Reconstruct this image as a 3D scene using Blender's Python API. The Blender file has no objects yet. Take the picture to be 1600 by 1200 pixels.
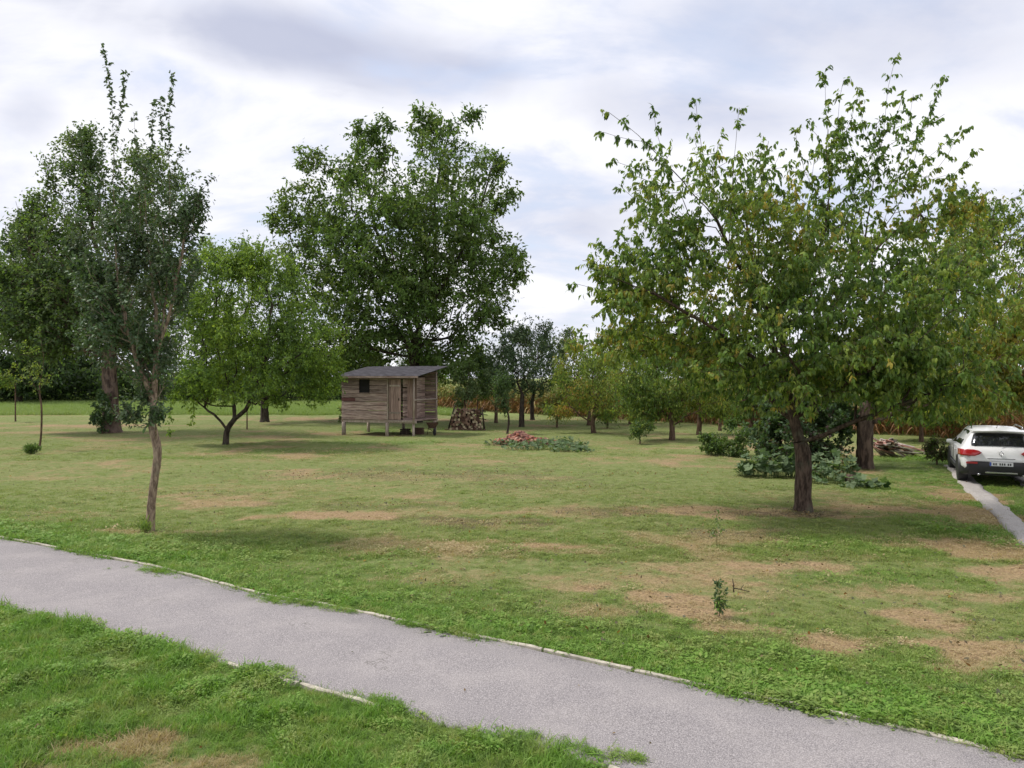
import bpy, bmesh, math, random
import numpy as np
from mathutils import Vector, Matrix, noise as mnoise

R = math.radians
rng = np.random.default_rng(11)
random.seed(11)
SC = bpy.context.scene
COL = SC.collection

# ------------------------------------------------------------------ camera
H = 2.8          # eye height
F = 1220.0       # focal length in pixels of the 1600 px wide photograph
HY = 590.0       # horizon row
cam_d = bpy.data.cameras.new('camera')
cam = bpy.data.objects.new('camera', cam_d)
COL.objects.link(cam)
cam.location = (0, 0, H)
cam.rotation_euler = (R(90), 0, 0)
cam_d.sensor_width = 36.0
cam_d.lens = 36.0 * F / 1600.0
cam_d.shift_y = -(600 - HY) / 1600.0
cam_d.clip_end = 3000
SC.camera = cam

# ------------------------------------------------------------------ light
SUN_EL, SUN_AZ = 56.0, 288.0      # azimuth: direction the light comes from, clockwise from +Y
sun_d = bpy.data.lights.new('sun', 'SUN')
sun_d.energy = 2.5
sun_d.angle = R(8)
sun_d.color = (1.0, 0.95, 0.88)
sun = bpy.data.objects.new('sun', sun_d)
COL.objects.link(sun)
sdir = Vector((math.sin(R(SUN_AZ)) * math.cos(R(SUN_EL)), math.cos(R(SUN_AZ)) * math.cos(R(SUN_EL)), math.sin(R(SUN_EL))))
sun.rotation_euler = sdir.to_track_quat('Z', 'Y').to_euler()
sun.location = sdir * 60

SC.view_settings.view_transform = 'Standard'
SC.view_settings.look = 'None'
SC.view_settings.gamma = 1
SC.view_settings.exposure = 0.40
SC.view_settings.use_curve_mapping = False

world = bpy.data.worlds.new('World')
SC.world = world
world.use_nodes = True


class NT:
    """small helper for node trees"""
    def __init__(self, tree):
        self.t = tree
    def n(self, typ, **kw):
        nd = self.t.nodes.new(typ)
        for k, v in kw.items():
            if k.startswith('i_'):
                nd.inputs[k[2:].replace('_', ' ')].default_value = v
            else:
                setattr(nd, k, v)
        return nd
    def link(self, a, b):
        self.t.links.new(a, b)
    def set(self, sock, v):
        if isinstance(v, bpy.types.NodeSocket):
            self.t.links.new(v, sock)
        else:
            sock.default_value = v
    def math(self, op, a, b=0.0, c=None, clamp=False):
        nd = self.t.nodes.new('ShaderNodeMath'); nd.operation = op; nd.use_clamp = clamp
        self.set(nd.inputs[0], a); self.set(nd.inputs[1], b)
        if c is not None: self.set(nd.inputs[2], c)
        return nd.outputs[0]
    def noise(self, vec, scale, detail=4, rough=0.5, dist=0.0):
        nd = self.t.nodes.new('ShaderNodeTexNoise')
        nd.inputs['Scale'].default_value = scale; nd.inputs['Detail'].default_value = detail
        nd.inputs['Roughness'].default_value = rough; nd.inputs['Distortion'].default_value = dist
        if vec is not None: self.link(vec, nd.inputs['Vector'])
        return nd.outputs['Fac']
    def mix(self, fac, a, b, mode='MIX'):
        nd = self.t.nodes.new('ShaderNodeMix'); nd.data_type = 'RGBA'; nd.blend_type = mode
        self.set(nd.inputs[0], fac)
        for s, v in ((nd.inputs[6], a), (nd.inputs[7], b)):
            if isinstance(v, bpy.types.NodeSocket): self.link(v, s)
            else: s.default_value = (*v, 1.0) if len(v) == 3 else v
        return nd.outputs[2]
    def ss(self, v, lo, hi):
        nd = self.t.nodes.new('ShaderNodeMapRange'); nd.interpolation_type = 'SMOOTHSTEP'
        self.set(nd.inputs[0], v); nd.inputs[1].default_value = lo; nd.inputs[2].default_value = hi
        nd.inputs[3].default_value = 0; nd.inputs[4].default_value = 1
        return nd.outputs[0]
    def vmap(self, vec, scale=(1, 1, 1), loc=(0, 0, 0), rot=(0, 0, 0)):
        nd = self.t.nodes.new('ShaderNodeMapping')
        self.link(vec, nd.inputs[0]); nd.inputs['Location'].default_value = loc
        nd.inputs['Rotation'].default_value = rot; nd.inputs['Scale'].default_value = scale
        return nd.outputs[0]


def build_world():
    t = world.node_tree
    t.nodes.clear()
    N = NT(t)
    out = N.n('ShaderNodeOutputWorld')
    sky = N.n('ShaderNodeTexSky', sky_type='NISHITA', sun_disc=False, sun_elevation=R(SUN_EL), sun_rotation=R(SUN_AZ))
    b1 = N.n('ShaderNodeBackground', i_Strength=0.14)
    N.link(sky.outputs[0], b1.inputs[0])
    tc = N.n('ShaderNodeTexCoord')
    sep = N.n('ShaderNodeSeparateXYZ'); N.link(tc.outputs['Generated'], sep.inputs[0])
    z = N.math('ADD', N.math('MAXIMUM', sep.outputs[2], 0.0), 0.32)
    u = N.math('DIVIDE', sep.outputs[0], z); v = N.math('DIVIDE', sep.outputs[1], z)
    cmb = N.n('ShaderNodeCombineXYZ'); N.link(u, cmb.inputs[0]); N.link(v, cmb.inputs[1])
    P = cmb.outputs[0]
    # soft sheets of cloud drawn out along one wind direction
    s1 = N.vmap(P, scale=(0.55, 1.25, 1), loc=(3.1, 1.7, 0), rot=(0, 0, R(-24)))
    n1 = N.noise(s1, 1.7, 7, 0.56, 0.35)
    s2 = N.vmap(P, scale=(0.95, 1.4, 1), loc=(9.4, 4.2, 0), rot=(0, 0, R(-18)))
    n2 = N.noise(s2, 2.3, 8, 0.56, 0.3)
    n3 = N.noise(P, 3.2, 4, 0.55, 0.4)
    # a few grey-violet bands where the cloud deck is thicker, as gaussians in the plane of the deck
    def band(cx, cy, ax, ay, ang):
        m = N.vmap(P, loc=(0, 0, 0))
        wv = N.n('ShaderNodeVectorMath', operation='SUBTRACT'); N.link(P, wv.inputs[0]); wv.inputs[1].default_value = (cx, cy, 0)
        m = N.n('ShaderNodeMapping', vector_type='TEXTURE'); N.link(wv.outputs[0], m.inputs[0])
        m.inputs['Rotation'].default_value = (0, 0, R(ang)); m.inputs['Scale'].default_value = (ax, ay, 1)
        L = N.n('ShaderNodeVectorMath', operation='LENGTH'); N.link(m.outputs[0], L.inputs[0])
        d = N.math('ADD', L.outputs['Value'], N.math('ADD', N.math('MULTIPLY', N.math('SUBTRACT', n2, 0.5), 2.6), N.math('MULTIPLY', N.math('SUBTRACT', n3, 0.5), 1.8)))
        return N.math('SUBTRACT', 1.0, N.ss(d, 0.1, 1.45))
    grey = N.math('MULTIPLY', N.ss(n1, 0.48, 0.74), 0.35)
    for a in BANDS:
        grey = N.math('MAXIMUM', grey, N.math('MULTIPLY', band(*a[:5]), a[5]))
    bright = N.mix(N.ss(n2, 0.40, 0.62), (0.81, 0.81, 0.845), (0.62, 0.645, 0.745))
    ccol = N.mix(grey, bright, (0.36, 0.39, 0.52))
    b2 = N.n('ShaderNodeBackground', i_Strength=1.0)
    N.link(ccol, b2.inputs[0])
    cover = N.math('SUBTRACT', 1.0, N.math('MULTIPLY', N.ss(n2, 0.5, 0.72), 0.35))
    mx = N.n('ShaderNodeMixShader')
    N.link(cover, mx.inputs[0]); N.link(b1.outputs[0], mx.inputs[1]); N.link(b2.outputs[0], mx.inputs[2])
    N.link(mx.outputs[0], out.inputs[0])


def skyuv(x, y):
    """where the ray through a pixel meets the cloud deck plane used above"""
    v = Vector(((x - 800) / F, 1.0, (HY - y) / F)).normalized()
    return v.x / (v.z + 0.32), v.y / (v.z + 0.32)


BANDS = []
for (x0, y0, x1, y1, wd, st) in [(180, 10, 800, 135, 0.10, 0.8), (560, 60, 830, 130, 0.05, 0.6), (880, 150, 1300, 200, 0.10, 0.45),
                                 (840, 345, 990, 350, 0.16, 0.5), (1000, 60, 1600, 60, 0.16, 0.45), (0, 170, 90, 190, 0.09, 0.35),
                                 (870, 300, 1000, 380, 0.22, 0.4)]:
    a, b = skyuv(x0, y0), skyuv(x1, y1)
    L = math.hypot(b[0] - a[0], b[1] - a[1])
    BANDS.append(((a[0] + b[0]) / 2, (a[1] + b[1]) / 2, L / 2 * 1.1, wd, math.degrees(math.atan2(b[1] - a[1], b[0] - a[0])), st))
build_world()


# ------------------------------------------------------------------ bookkeeping helpers
def tag(o, label=None, cat=None, group=None, kind=None):
    if label: o['label'] = label
    if cat: o['category'] = cat
    if group: o['group'] = group
    if kind: o['kind'] = kind
    return o


def empty(name, loc=(0, 0, 0), rz=0.0, label=None, cat=None, group=None):
    o = bpy.data.objects.new(name, None)
    COL.objects.link(o)
    o.location = loc; o.rotation_euler = (0, 0, rz)
    o.empty_display_size = 0.2
    return tag(o, label, cat, group)


def link_mesh(name, me, parent=None, mat=None, kind=None):
    o = bpy.data.objects.new(name, me)
    COL.objects.link(o)
    if mat and not me.materials: me.materials.append(mat)
    if parent: o.parent = parent
    if kind: o['kind'] = kind
    return o


def mesh_np(name, V, T=None, Q=None, col=None, smooth=True, attrs=None):
    me = bpy.data.meshes.new(name)
    V = np.asarray(V, dtype=np.float32)
    me.vertices.add(len(V)); me.vertices.foreach_set('co', V.ravel())
    nt = 0 if T is None else len(T); nq = 0 if Q is None else len(Q)
    idx = []
    if nt: idx.append(np.asarray(T, dtype=np.int32).ravel())
    if nq: idx.append(np.asarray(Q, dtype=np.int32).ravel())
    if idx:
        idx = np.concatenate(idx)
        me.loops.add(len(idx)); me.loops.foreach_set('vertex_index', idx)
        st = np.concatenate([np.arange(nt) * 3, nt * 3 + np.arange(nq) * 4]).astype(np.int32)
        me.polygons.add(nt + nq); me.polygons.foreach_set('loop_start', st)
        me.polygons.foreach_set('use_smooth', np.full(nt + nq, smooth, dtype=bool))
    if col is not None:
        a = me.color_attributes.new('Col', 'FLOAT_COLOR', 'POINT')
        c4 = np.ones((len(V), 4), dtype=np.float32); c4[:, :3] = col
        a.data.foreach_set('color', c4.ravel())
    if attrs:
        for k, v in attrs.items():
            v = np.asarray(v)
            if v.ndim == 2:
                a = me.attributes.new(k, 'FLOAT_VECTOR', 'POINT'); a.data.foreach_set('vector', v.astype(np.float32).ravel())
            elif v.dtype.kind == 'i':
                a = me.attributes.new(k, 'INT', 'POINT'); a.data.foreach_set('value', v.astype(np.int32))
            else:
                a = me.attributes.new(k, 'FLOAT', 'POINT'); a.data.foreach_set('value', v.astype(np.float32))
    me.update(calc_edges=True)
    me.validate()
    return me


class MB:
    """collects boxes, prisms and tubes into one mesh"""
    def __init__(self):
        self.V = []; self.F = []
    def add(self, V, F):
        o = len(self.V)
        self.V += [tuple(v) for v in V]; self.F += [tuple(i + o for i in f) for f in F]
        return self
    def box(self, c, s, M=None):
        x, y, z = s[0] / 2, s[1] / 2, s[2] / 2
        vs = [Vector((a * x, b * y, d * z)) for d in (-1, 1) for b in (-1, 1) for a in (-1, 1)]
        if M is not None: vs = [M @ v for v in vs]
        vs = [v + Vector(c) for v in vs]
        return self.add(vs, [(0, 2, 3, 1), (4, 5, 7, 6), (0, 1, 5, 4), (2, 6, 7, 3), (0, 4, 6, 2), (1, 3, 7, 5)])
    def tube(self, pts, radii, n=8, jit=0.0, cap=True):
        pts = [Vector(p) for p in pts]
        rings = []
        up = None
        o = len(self.V)
        for i, p in enumerate(pts):
            d = (pts[min(i + 1, len(pts) - 1)] - pts[max(i - 1, 0)]).normalized()
            if up is None:
                up = Vector((1, 0, 0)) if abs(d.x) < 0.8 else Vector((0, 1, 0))
            a = (up - d * up.dot(d)).normalized(); up = a
            b = d.cross(a)
            r = radii[i] if hasattr(radii, '__len__') else radii
            for k in range(n):
                th = 2 * math.pi * k / n
                rr = r * (1 + random.uniform(-jit, jit))
                self.V.append(tuple(p + a * math.cos(th) * rr + b * math.sin(th) * rr))
        for i in range(len(pts) - 1):
            for k in range(n):
                k2 = (k + 1) % n
                self.F.append((o + i * n + k, o + i * n + k2, o + (i + 1) * n + k2, o + (i + 1) * n + k))
        if cap:
            self.F.append(tuple(o + k for k in reversed(range(n))))
            self.F.append(tuple(o + (len(pts) - 1) * n + k for k in range(n)))
        return self
    def mesh(self, name, mat=None, smooth=False, bevel=0):
        me = bpy.data.meshes.new(name)
        me.from_pydata(self.V, [], self.F)
        bm = bmesh.new(); bm.from_mesh(me)
        bmesh.ops.recalc_face_normals(bm, faces=bm.faces)
        if bevel: bmesh.ops.bevel(bm, geom=list(bm.edges), offset=bevel, segments=1, affect='EDGES', profile=0.5)
        bm.to_mesh(me); bm.free()
        if smooth: me.polygons.foreach_set('use_smooth', [True] * len(me.polygons))
        if mat: me.materials.append(mat)
        me.update()
        return me
    def build(self, name, mat, parent=None, smooth=False, bevel=0, kind=None):
        return link_mesh(name, self.mesh(name, mat, smooth, bevel), parent, None, kind)


# ------------------------------------------------------------------ materials
def new_mat(name):
    m = bpy.data.materials.new(name); m.use_nodes = True
    m.node_tree.nodes.clear()
    N = NT(m.node_tree)
    out = N.n('ShaderNodeOutputMaterial')
    return m, N, out


def leaf_mat(name, transl=0.35, rough=0.55, spec=0.25, instancer=False):
    m, N, out = new_mat(name)
    at = N.n('ShaderNodeAttribute', attribute_name='Col')
    geo = N.n('ShaderNodeNewGeometry')
    c = at.outputs['Color']
    under = N.mix(0.35, c, (0.22, 0.27, 0.17))
    c2 = N.mix(geo.outputs['Backfacing'], c, under)
    p = N.n('ShaderNodeBsdfPrincipled'); N.link(c2, p.inputs['Base Color'])
    p.inputs['Roughness'].default_value = rough; p.inputs['Specular IOR Level'].default_value = spec
    tr = N.n('ShaderNodeBsdfTranslucent')
    N.link(N.mix(1.0, c, (1.25, 1.2, 0.55), 'MULTIPLY'), tr.inputs[0])
    mx = N.n('ShaderNodeMixShader'); mx.inputs[0].default_value = transl
    N.link(p.outputs[0], mx.inputs[1]); N.link(tr.outputs[0], mx.inputs[2])
    N.link(mx.outputs[0], out.inputs[0])
    return m


def bark_mat(name, c1, c2, scale=14.0, lichen=None):
    m, N, out = new_mat(name)
    tc = N.n('ShaderNodeTexCoord')
    s = N.vmap(tc.outputs['Object'], scale=(1, 1, 0.28))
    n1 = N.noise(s, scale, 8, 0.65, 0.4)
    n2 = N.noise(tc.outputs['Object'], 2.3, 4, 0.5)
    c = N.mix(N.ss(n1, 0.36, 0.64), c1, c2)
    if lichen:
        c = N.mix(N.math('MULTIPLY', N.ss(n2, 0.52, 0.68), 0.55), c, lichen)
    p = N.n('ShaderNodeBsdfPrincipled'); N.link(c, p.inputs['Base Color']); p.inputs['Roughness'].default_value = 0.9
    p.inputs['Specular IOR Level'].default_value = 0.15
    b = N.n('ShaderNodeBump', i_Strength=0.9, i_Distance=0.02); N.link(n1, b.inputs['Height']); N.link(b.outputs[0], p.inputs['Normal'])
    N.link(p.outputs[0], out.inputs[0])
    return m


def plain_mat(name, col, rough=0.6, metal=0.0, var=0.15, scale=6.0, bump=0.0, spec=0.5, coat=0.0):
    m, N, out = new_mat(name)
    tc = N.n('ShaderNodeTexCoord')
    n1 = N.noise(tc.outputs['Object'], scale, 5, 0.6)
    c = N.mix(N.ss(n1, 0.3, 0.7), tuple(v * (1 - var) for v in col), tuple(min(1, v * (1 + var)) for v in col))
    p = N.n('ShaderNodeBsdfPrincipled'); N.link(c, p.inputs['Base Color'])
    p.inputs['Roughness'].default_value = rough; p.inputs['Metallic'].default_value = metal
    p.inputs['Specular IOR Level'].default_value = spec; p.inputs['Coat Weight'].default_value = coat
    if bump:
        b = N.n('ShaderNodeBump', i_Strength=bump, i_Distance=0.01); N.link(n1, b.inputs['Height']); N.link(b.outputs[0], p.inputs['Normal'])
    N.link(p.outputs[0], out.inputs[0])
    return m


def wood_mat(name, c1, c2, c3, grain=(1.2, 18, 18)):
    """weathered boards: grain along local X, each board its own tone"""
    m, N, out = new_mat(name)
    tc = N.n('ShaderNodeTexCoord'); oi = N.n('ShaderNodeObjectInfo')
    s = N.vmap(tc.outputs['Object'], scale=grain)
    off = N.n('ShaderNodeVectorMath', operation='ADD'); N.link(s, off.inputs[0])
    cb = N.n('ShaderNodeCombineXYZ'); N.link(N.math('MULTIPLY', oi.outputs['Random'], 60), cb.inputs[0]); N.link(N.math('MULTIPLY', oi.outputs['Random'], 31), cb.inputs[1])
    N.link(cb.outputs[0], off.inputs[1])
    n1 = N.noise(off.outputs[0], 1.6, 7, 0.65, 0.2)
    n2 = N.noise(tc.outputs['Object'], 1.7, 4, 0.6)
    c = N.mix(N.ss(n1, 0.34, 0.66), c1, c2)
    c = N.mix(N.math('MULTIPLY', N.ss(n2, 0.45, 0.7), 0.6), c, c3)
    val = N.math('ADD', 0.6, N.math('MULTIPLY', oi.outputs['Random'], 0.8))
    hs = N.n('ShaderNodeHueSaturation'); N.link(c, hs.inputs['Color']); N.link(val, hs.inputs['Value'])
    p = N.n('ShaderNodeBsdfPrincipled'); N.link(hs.outputs[0], p.inputs['Base Color']); p.inputs['Roughness'].default_value = 0.85
    p.inputs['Specular IOR Level'].default_value = 0.2
    b = N.n('ShaderNodeBump', i_Strength=0.7, i_Distance=0.006); N.link(n1, b.inputs['Height']); N.link(b.outputs[0], p.inputs['Normal'])
    N.link(p.outputs[0], out.inputs[0])
    return m


LEAF = leaf_mat('leaf', 0.42)
LEAF_DULL = leaf_mat('leaf_waxy', 0.25, 0.5, 0.35)
GRASSLEAF = leaf_mat('herb_leaf', 0.4, 0.6, 0.2)
BARK_CHERRY = bark_mat('bark_cherry', (0.035, 0.024, 0.018), (0.12, 0.085, 0.065), 16, (0.11, 0.12, 0.08))
BARK_PEAR = bark_mat('bark_pear', (0.14, 0.095, 0.07), (0.40, 0.30, 0.22), 20, (0.25, 0.24, 0.17))
BARK_DARK = bark_mat('bark_dark', (0.03, 0.022, 0.018), (0.09, 0.07, 0.055), 10, (0.08, 0.09, 0.06))
BARK_BROWN = bark_mat('bark_brown', (0.07, 0.045, 0.032), (0.18, 0.12, 0.085), 12)
BARK_BIG = bark_mat('bark_furrowed', (0.05, 0.035, 0.03), (0.20, 0.14, 0.11), 7, (0.17, 0.13, 0.11))


# ------------------------------------------------------------------ ground
PATH_FAR = [(-500, 752), (-200, 808), (0, 842), (240, 888), (420, 936), (560, 958), (650, 982), (800, 1010), (1000, 1056), (1200, 1100), (1400, 1142), (1600, 1190), (1800, 1250), (2300, 1440)]
PATH_NEAR = [(-600, 850), (-250, 908), (0, 950), (200, 992), (430, 1060), (640, 1118), (800, 1162), (960, 1203), (1150, 1262), (1400, 1350), (1900, 1620)]


def G(x, y):
    """ground point seen at a pixel"""
    Y = H * F / (y - HY)
    return ((x - 800) / F * Y, Y)


PD = Vector((1, -0.617)).normalized()      # direction of the footpath
PN = Vector((-PD.y, PD.x))                 # towards the lawn


def path_uv(x, y):
    u = x * PD.x + y * PD.y; v = x * PN.x + y * PN.y
    return u, v


def edge_table(pts):
    uv = sorted(path_uv(*G(*p)) for p in pts)
    return np.array([a for a, b in uv]), np.array([b for a, b in uv])


FU, FV = edge_table(PATH_FAR)
NU, NV = edge_table(PATH_NEAR)


def edge_off(x, y):
    """signed distances: beyond the far edge (>0 on the lawn), before the near edge (>0 on the verge)"""
    x = np.asarray(x); y = np.asarray(y)
    u, v = path_uv(x, y)
    return v - np.interp(u, FU, FV), np.interp(u, NU, NV) - v


def vnoise(x, y, s, seed=0):
    """cheap smooth value noise on numpy arrays"""
    x = np.asarray(x, dtype=np.float64) * s + seed * 17.3; y = np.asarray(y, dtype=np.float64) * s + seed * 7.9
    xi = np.floor(x).astype(np.int64); yi = np.floor(y).astype(np.int64)
    fx = x - xi; fy = y - yi
    fx = fx * fx * (3 - 2 * fx); fy = fy * fy * (3 - 2 * fy)
    def h(a, b):
        n = (a * 374761393 + b * 668265263 + seed * 1442695) & 0x7fffffff
        n = ((n ^ (n >> 13)) * 1274126177) & 0x7fffffff
        return ((n ^ (n >> 16)) & 0xffff) / 65535.0
    return (h(xi, yi) * (1 - fx) + h(xi + 1, yi) * fx) * (1 - fy) + (h(xi, yi + 1) * (1 - fx) + h(xi + 1, yi + 1) * fx) * fy


def sstep(v, lo, hi):
    t = np.clip((v - lo) / (hi - lo), 0, 1)
    return t * t * (3 - 2 * t)


def gz(x, y):
    a, b = edge_off(x, y)
    d = np.maximum(a, b)
    w = sstep(d, 0.1, 2.5)
    z = (vnoise(x, y, 0.35, 1) - 0.5) * 0.10 + (vnoise(x, y, 1.3, 2) - 0.5) * 0.035
    far = sstep(np.asarray(y), 60, 120)
    return z * w * (1 - far)


def fbm(x, y, s, seed):
    return (vnoise(x, y, s, seed) * 0.5 + vnoise(x, y, s * 2.1, seed + 3) * 0.28 + vnoise(x, y, s * 4.3, seed + 6) * 0.15 + vnoise(x, y, s * 9, seed + 9) * 0.07)


# worn, sun-dried patches of the lawn: centre pixel, half width and half depth in metres, strength
DRY = [(1040, 800, 1.2, .55, .8), (1150, 800, 1.2, .6, .75), (1110, 835, 1.3, .5, .5), (1250, 805, .9, .35, .7), (1400, 795, 1.3, .4, .8), (1495, 770, .7, 1.5, .75), (1500, 800, .8, 1.4, .75), (1530, 860, .8, .8, .8), (1590, 885, .8, .5, .8),
       (1570, 930, .7, .25, .6), (500, 806, 1.5, .4, 1.0), (330, 788, 1.0, .5, .7), (250, 830, .9, .3, .5), (850, 854, .9, .18, .95), (1200, 880, 1.2, .25, .8), (1060, 935, .5, .35, .95), (1090, 960, .5, .2, .95), (1150, 985, .4, .15, .7), (1290, 1008, .35, .25, .8),
       (1420, 955, .7, .25, .8), (1470, 970, .5, .18, .8), (1460, 1000, .6, .16, .85), (1510, 1020, .25, .3, .9), (1530, 1005, .3, .2, .8), (1380, 925, 1.0, .3, .55), (1100, 890, 1.2, .3, .6), (940, 800, .8, .4, .4), (150, 665, 3.5, 1.2, .8), (60, 675, 3, 1.0, .7), (500, 655, 4.0, 2.2, .7),
       (620, 745, 3.0, .9, .45), (430, 760, 2.6, .8, .4), (720, 700, 2.4, .7, .5), (690, 800, 1.2, .4, .5), (760, 815, 1.2, .4, .4), (1590, 1040, .5, .25, .6), (940, 690, 4, 1.0, .4), (250, 690, 1.6, .5, .3), (1240, 745, 2.5, .5, .3),
       (150, 730, 2.0, .5, .4), (40, 745, 1.6, .5, .5), (850, 770, 3.0, .8, .35), (920, 960, .35, .2, .5), (700, 905, .6, .25, .4), (130, 1165, .45, .18, .8), (230, 1150, .3, .12, .7), (60, 1195, .3, .1, .6), (330, 1195, .3, .12, .5)]
DRYW = [(*G(a, b), c, d, e) for a, b, c, d, e in DRY]
SOIL = [(600, 790, 2.0, .6, .5), (850, 760, 2.5, .8, .45), (400, 740, 2.5, .8, .35), (1000, 740, 2.5, .8, .35), (300, 770, 1.5, .5, .35), (690, 740, 3.5, 1.6, .5), (750, 815, 1.3, .5, .8), (980, 800, 1.2, .5, .6), (1130, 830, 1.2, .6, .55), (1180, 800, 1.0, .5, .6), (530, 745, 2.5, 1.0, .4), (1262, 800, .6, .4, .8), (1250, 870, 1.6, .6, .35)]
SOILW = [(*G(a, b), c, d, e) for a, b, c, d, e in SOIL]
MEADOW_Y = 58.0


def patches(x, y, tab, seed):
    w = (fbm(x, y, 1.6, seed) - 0.5) * 3.2 + (fbm(x, y, 7.0, seed + 2) - 0.5) * 1.2
    out = np.zeros_like(np.asarray(x, dtype=np.float64))
    for cx, cy, rx, ry, s in tab:
        d = np.sqrt(((x - cx) / rx) ** 2 + ((y - cy) / ry) ** 2) + w
        out = np.maximum(out, min(1, s * 1.15) * (1 - sstep(d, 0.45, 1.7)))
    return out


def dryness(x, y):
    x = np.asarray(x, dtype=np.float64); y = np.asarray(y, dtype=np.float64)
    base = sstep(fbm(x, y, 0.55, 21), 0.50, 0.72) * 0.45 + sstep(fbm(x, y * 1.8, 0.22, 31), 0.45, 0.66) * 0.3 + sstep(fbm(x, y, 3.0, 37), .5, .7) * .25
    a, b = edge_off(x, y)
    lush = np.clip(1 - np.abs(a) / 1.7, 0, 1)
    d = np.maximum(base * (1 - lush), patches(x, y, DRYW, 41))
    d = np.where(b > 0, np.maximum(patches(x, y, DRYW, 41), 0.0), d)
    d = np.where((y > MEADOW_Y) & (x < 2), d * 0.25, d)
    return np.clip(d, 0, 1)


def lushness(x, y):
    """1 = dense fresh green near the path edge and verge, in the shade by the drive; 0 = thin grey-green turf"""
    a, b = edge_off(x, y)
    l = np.clip(1.15 - np.maximum(a, 0) / 2.6, 0, 1)
    l = np.where(b > 0, 0.95, l)
    for px, py, rx, ry, s in [(1450, 745, 2.6, 3.0, .9), (1540, 830, 1.2, 3.2, 1.0), (1350, 850, 2.0, .8, .55), (1350, 900, 1.6, .6, .6), (480, 705, 3.2, .9, .9), (620, 692, 3.5, .9, .8), (330, 715, 3.0, .8, .6), (180, 700, 2.5, .6, .55), (640, 672, 3, 1.5, .9), (500, 860, 3.5, 1.1, .5), (1590, 800, 2.0, 4.0, 1.0), (1500, 720, 3, 4, 1.0), (850, 700, 3.0, 1.0, .6), (1400, 765, 1.6, .7, .7)]:
        cx, cy = G(px, py)
        d = np.sqrt(((x - cx) / rx) ** 2 + ((y - cy) / ry) ** 2)
        l = np.maximum(l, s * (1 - sstep(d, 0.3, 1.5)))
    return np.clip(l + (fbm(x, y, 0.8, 55) - 0.5) * 0.5, 0, 1)


def lawn_material():
    m, N, out = new_mat('lawn_soil')
    geo = N.n('ShaderNodeNewGeometry'); P = geo.outputs['Position']
    dry = N.n('ShaderNodeAttribute', attribute_name='dry').outputs['Fac']
    lush = N.n('ShaderNodeAttribute', attribute_name='lush').outputs['Fac']
    soil = N.n('ShaderNodeAttribute', attribute_name='soil').outputs['Fac']
    mead = N.n('ShaderNodeAttribute', attribute_name='meadow').outputs['Fac']
    nf = N.noise(P, 26, 6, 0.65); nm = N.noise(P, 5.5, 5, 0.6); nl = N.noise(P, 1.1, 4, 0.5)
    ns = N.noise(N.vmap(P, scale=(1, 1, 1)), 80, 3, 0.6)
    g = N.mix(lush, (0.165, 0.20, 0.068), (0.08, 0.145, 0.03))
    g = N.mix(N.math('MULTIPLY', N.ss(nm, 0.45, 0.66), 0.55), g, (0.29, 0.27, 0.13))
    g = N.mix(N.math('MULTIPLY', N.ss(nf, 0.45, 0.65), 0.35), g, (0.10, 0.13, 0.045))
    tan = N.mix(N.ss(nf, 0.4, 0.6), (0.38, 0.27, 0.155), (0.21, 0.145, 0.085))
    dm = N.math('ADD', dry, N.math('MULTIPLY', N.math('SUBTRACT', nm, 0.5), 0.8))
    c = N.mix(N.ss(dm, 0.20, 1.0), g, tan)
    sm = N.math('ADD', soil, N.math('MULTIPLY', N.math('SUBTRACT', nf, 0.5), 1.6))
    c = N.mix(N.math('MULTIPLY', N.ss(sm, 0.35, 0.8), 0.75), c, (0.10, 0.075, 0.045))
    mc = N.mix(N.ss(nl, 0.35, 0.65), (0.185, 0.25, 0.085), (0.25, 0.28, 0.11))
    c = N.mix(mead, c, mc)
    c = N.mix(N.math('MULTIPLY', N.ss(ns, 0.5, 0.75), 0.25), c, (0.32, 0.30, 0.17))
    p = N.n('ShaderNodeBsdfPrincipled'); N.link(c, p.inputs['Base Color']); p.inputs['Roughness'].default_value = 0.95
    p.inputs['Specular IOR Level'].default_value = 0.08
    hgt = N.math('ADD', nf, N.math('MULTIPLY', nm, 1.2))
    b = N.n('ShaderNodeBump', i_Strength=0.8, i_Distance=0.035); N.link(hgt, b.inputs['Height']); N.link(b.outputs[0], p.inputs['Normal'])
    N.link(p.outputs[0], out.inputs[0])
    return m


def axis(lo, hi, step, far_lo, far_hi, grow=1.25):
    mid = list(np.arange(lo, hi, step))
    a, s = [lo], step
    while a[-1] > far_lo: s *= grow; a.append(a[-1] - s)
    b, s = [mid[-1]], step
    while b[-1] < far_hi: s *= grow; b.append(b[-1] + s)
    return np.array(a[:0:-1] + mid + b[1:])


xs = axis(-16, 22, 0.13, -1500, 1500, 1.10)
ys = axis(3, 34, 0.12, -60, 2200, 1.06)
XX, YY = np.meshgrid(xs, ys)
nx, ny = len(xs), len(ys)
Vg = np.stack([XX.ravel(), YY.ravel(), gz(XX.ravel(), YY.ravel())], 1)
ii, jj = np.meshgrid(np.arange(nx - 1), np.arange(ny - 1))
q = (jj * nx + ii).ravel()
gm = mesh_np('ground', Vg, Q=np.stack([q, q + 1, q + nx + 1, q + nx], 1),
             attrs={'dry': dryness(Vg[:, 0], Vg[:, 1]), 'lush': lushness(Vg[:, 0], Vg[:, 1]), 'soil': patches(Vg[:, 0], Vg[:, 1], SOILW, 61),
                    'meadow': sstep(Vg[:, 1] + (vnoise(Vg[:, 0], Vg[:, 1], .3, 4) - .5) * 3, MEADOW_Y - 1, MEADOW_Y + 1) * (Vg[:, 0] < 400)})
gm.materials.append(lawn_material())
ground = link_mesh('ground', gm, kind='structure')
tag(ground, 'patchy mown lawn with dry tan spots and lush green edges')


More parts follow.
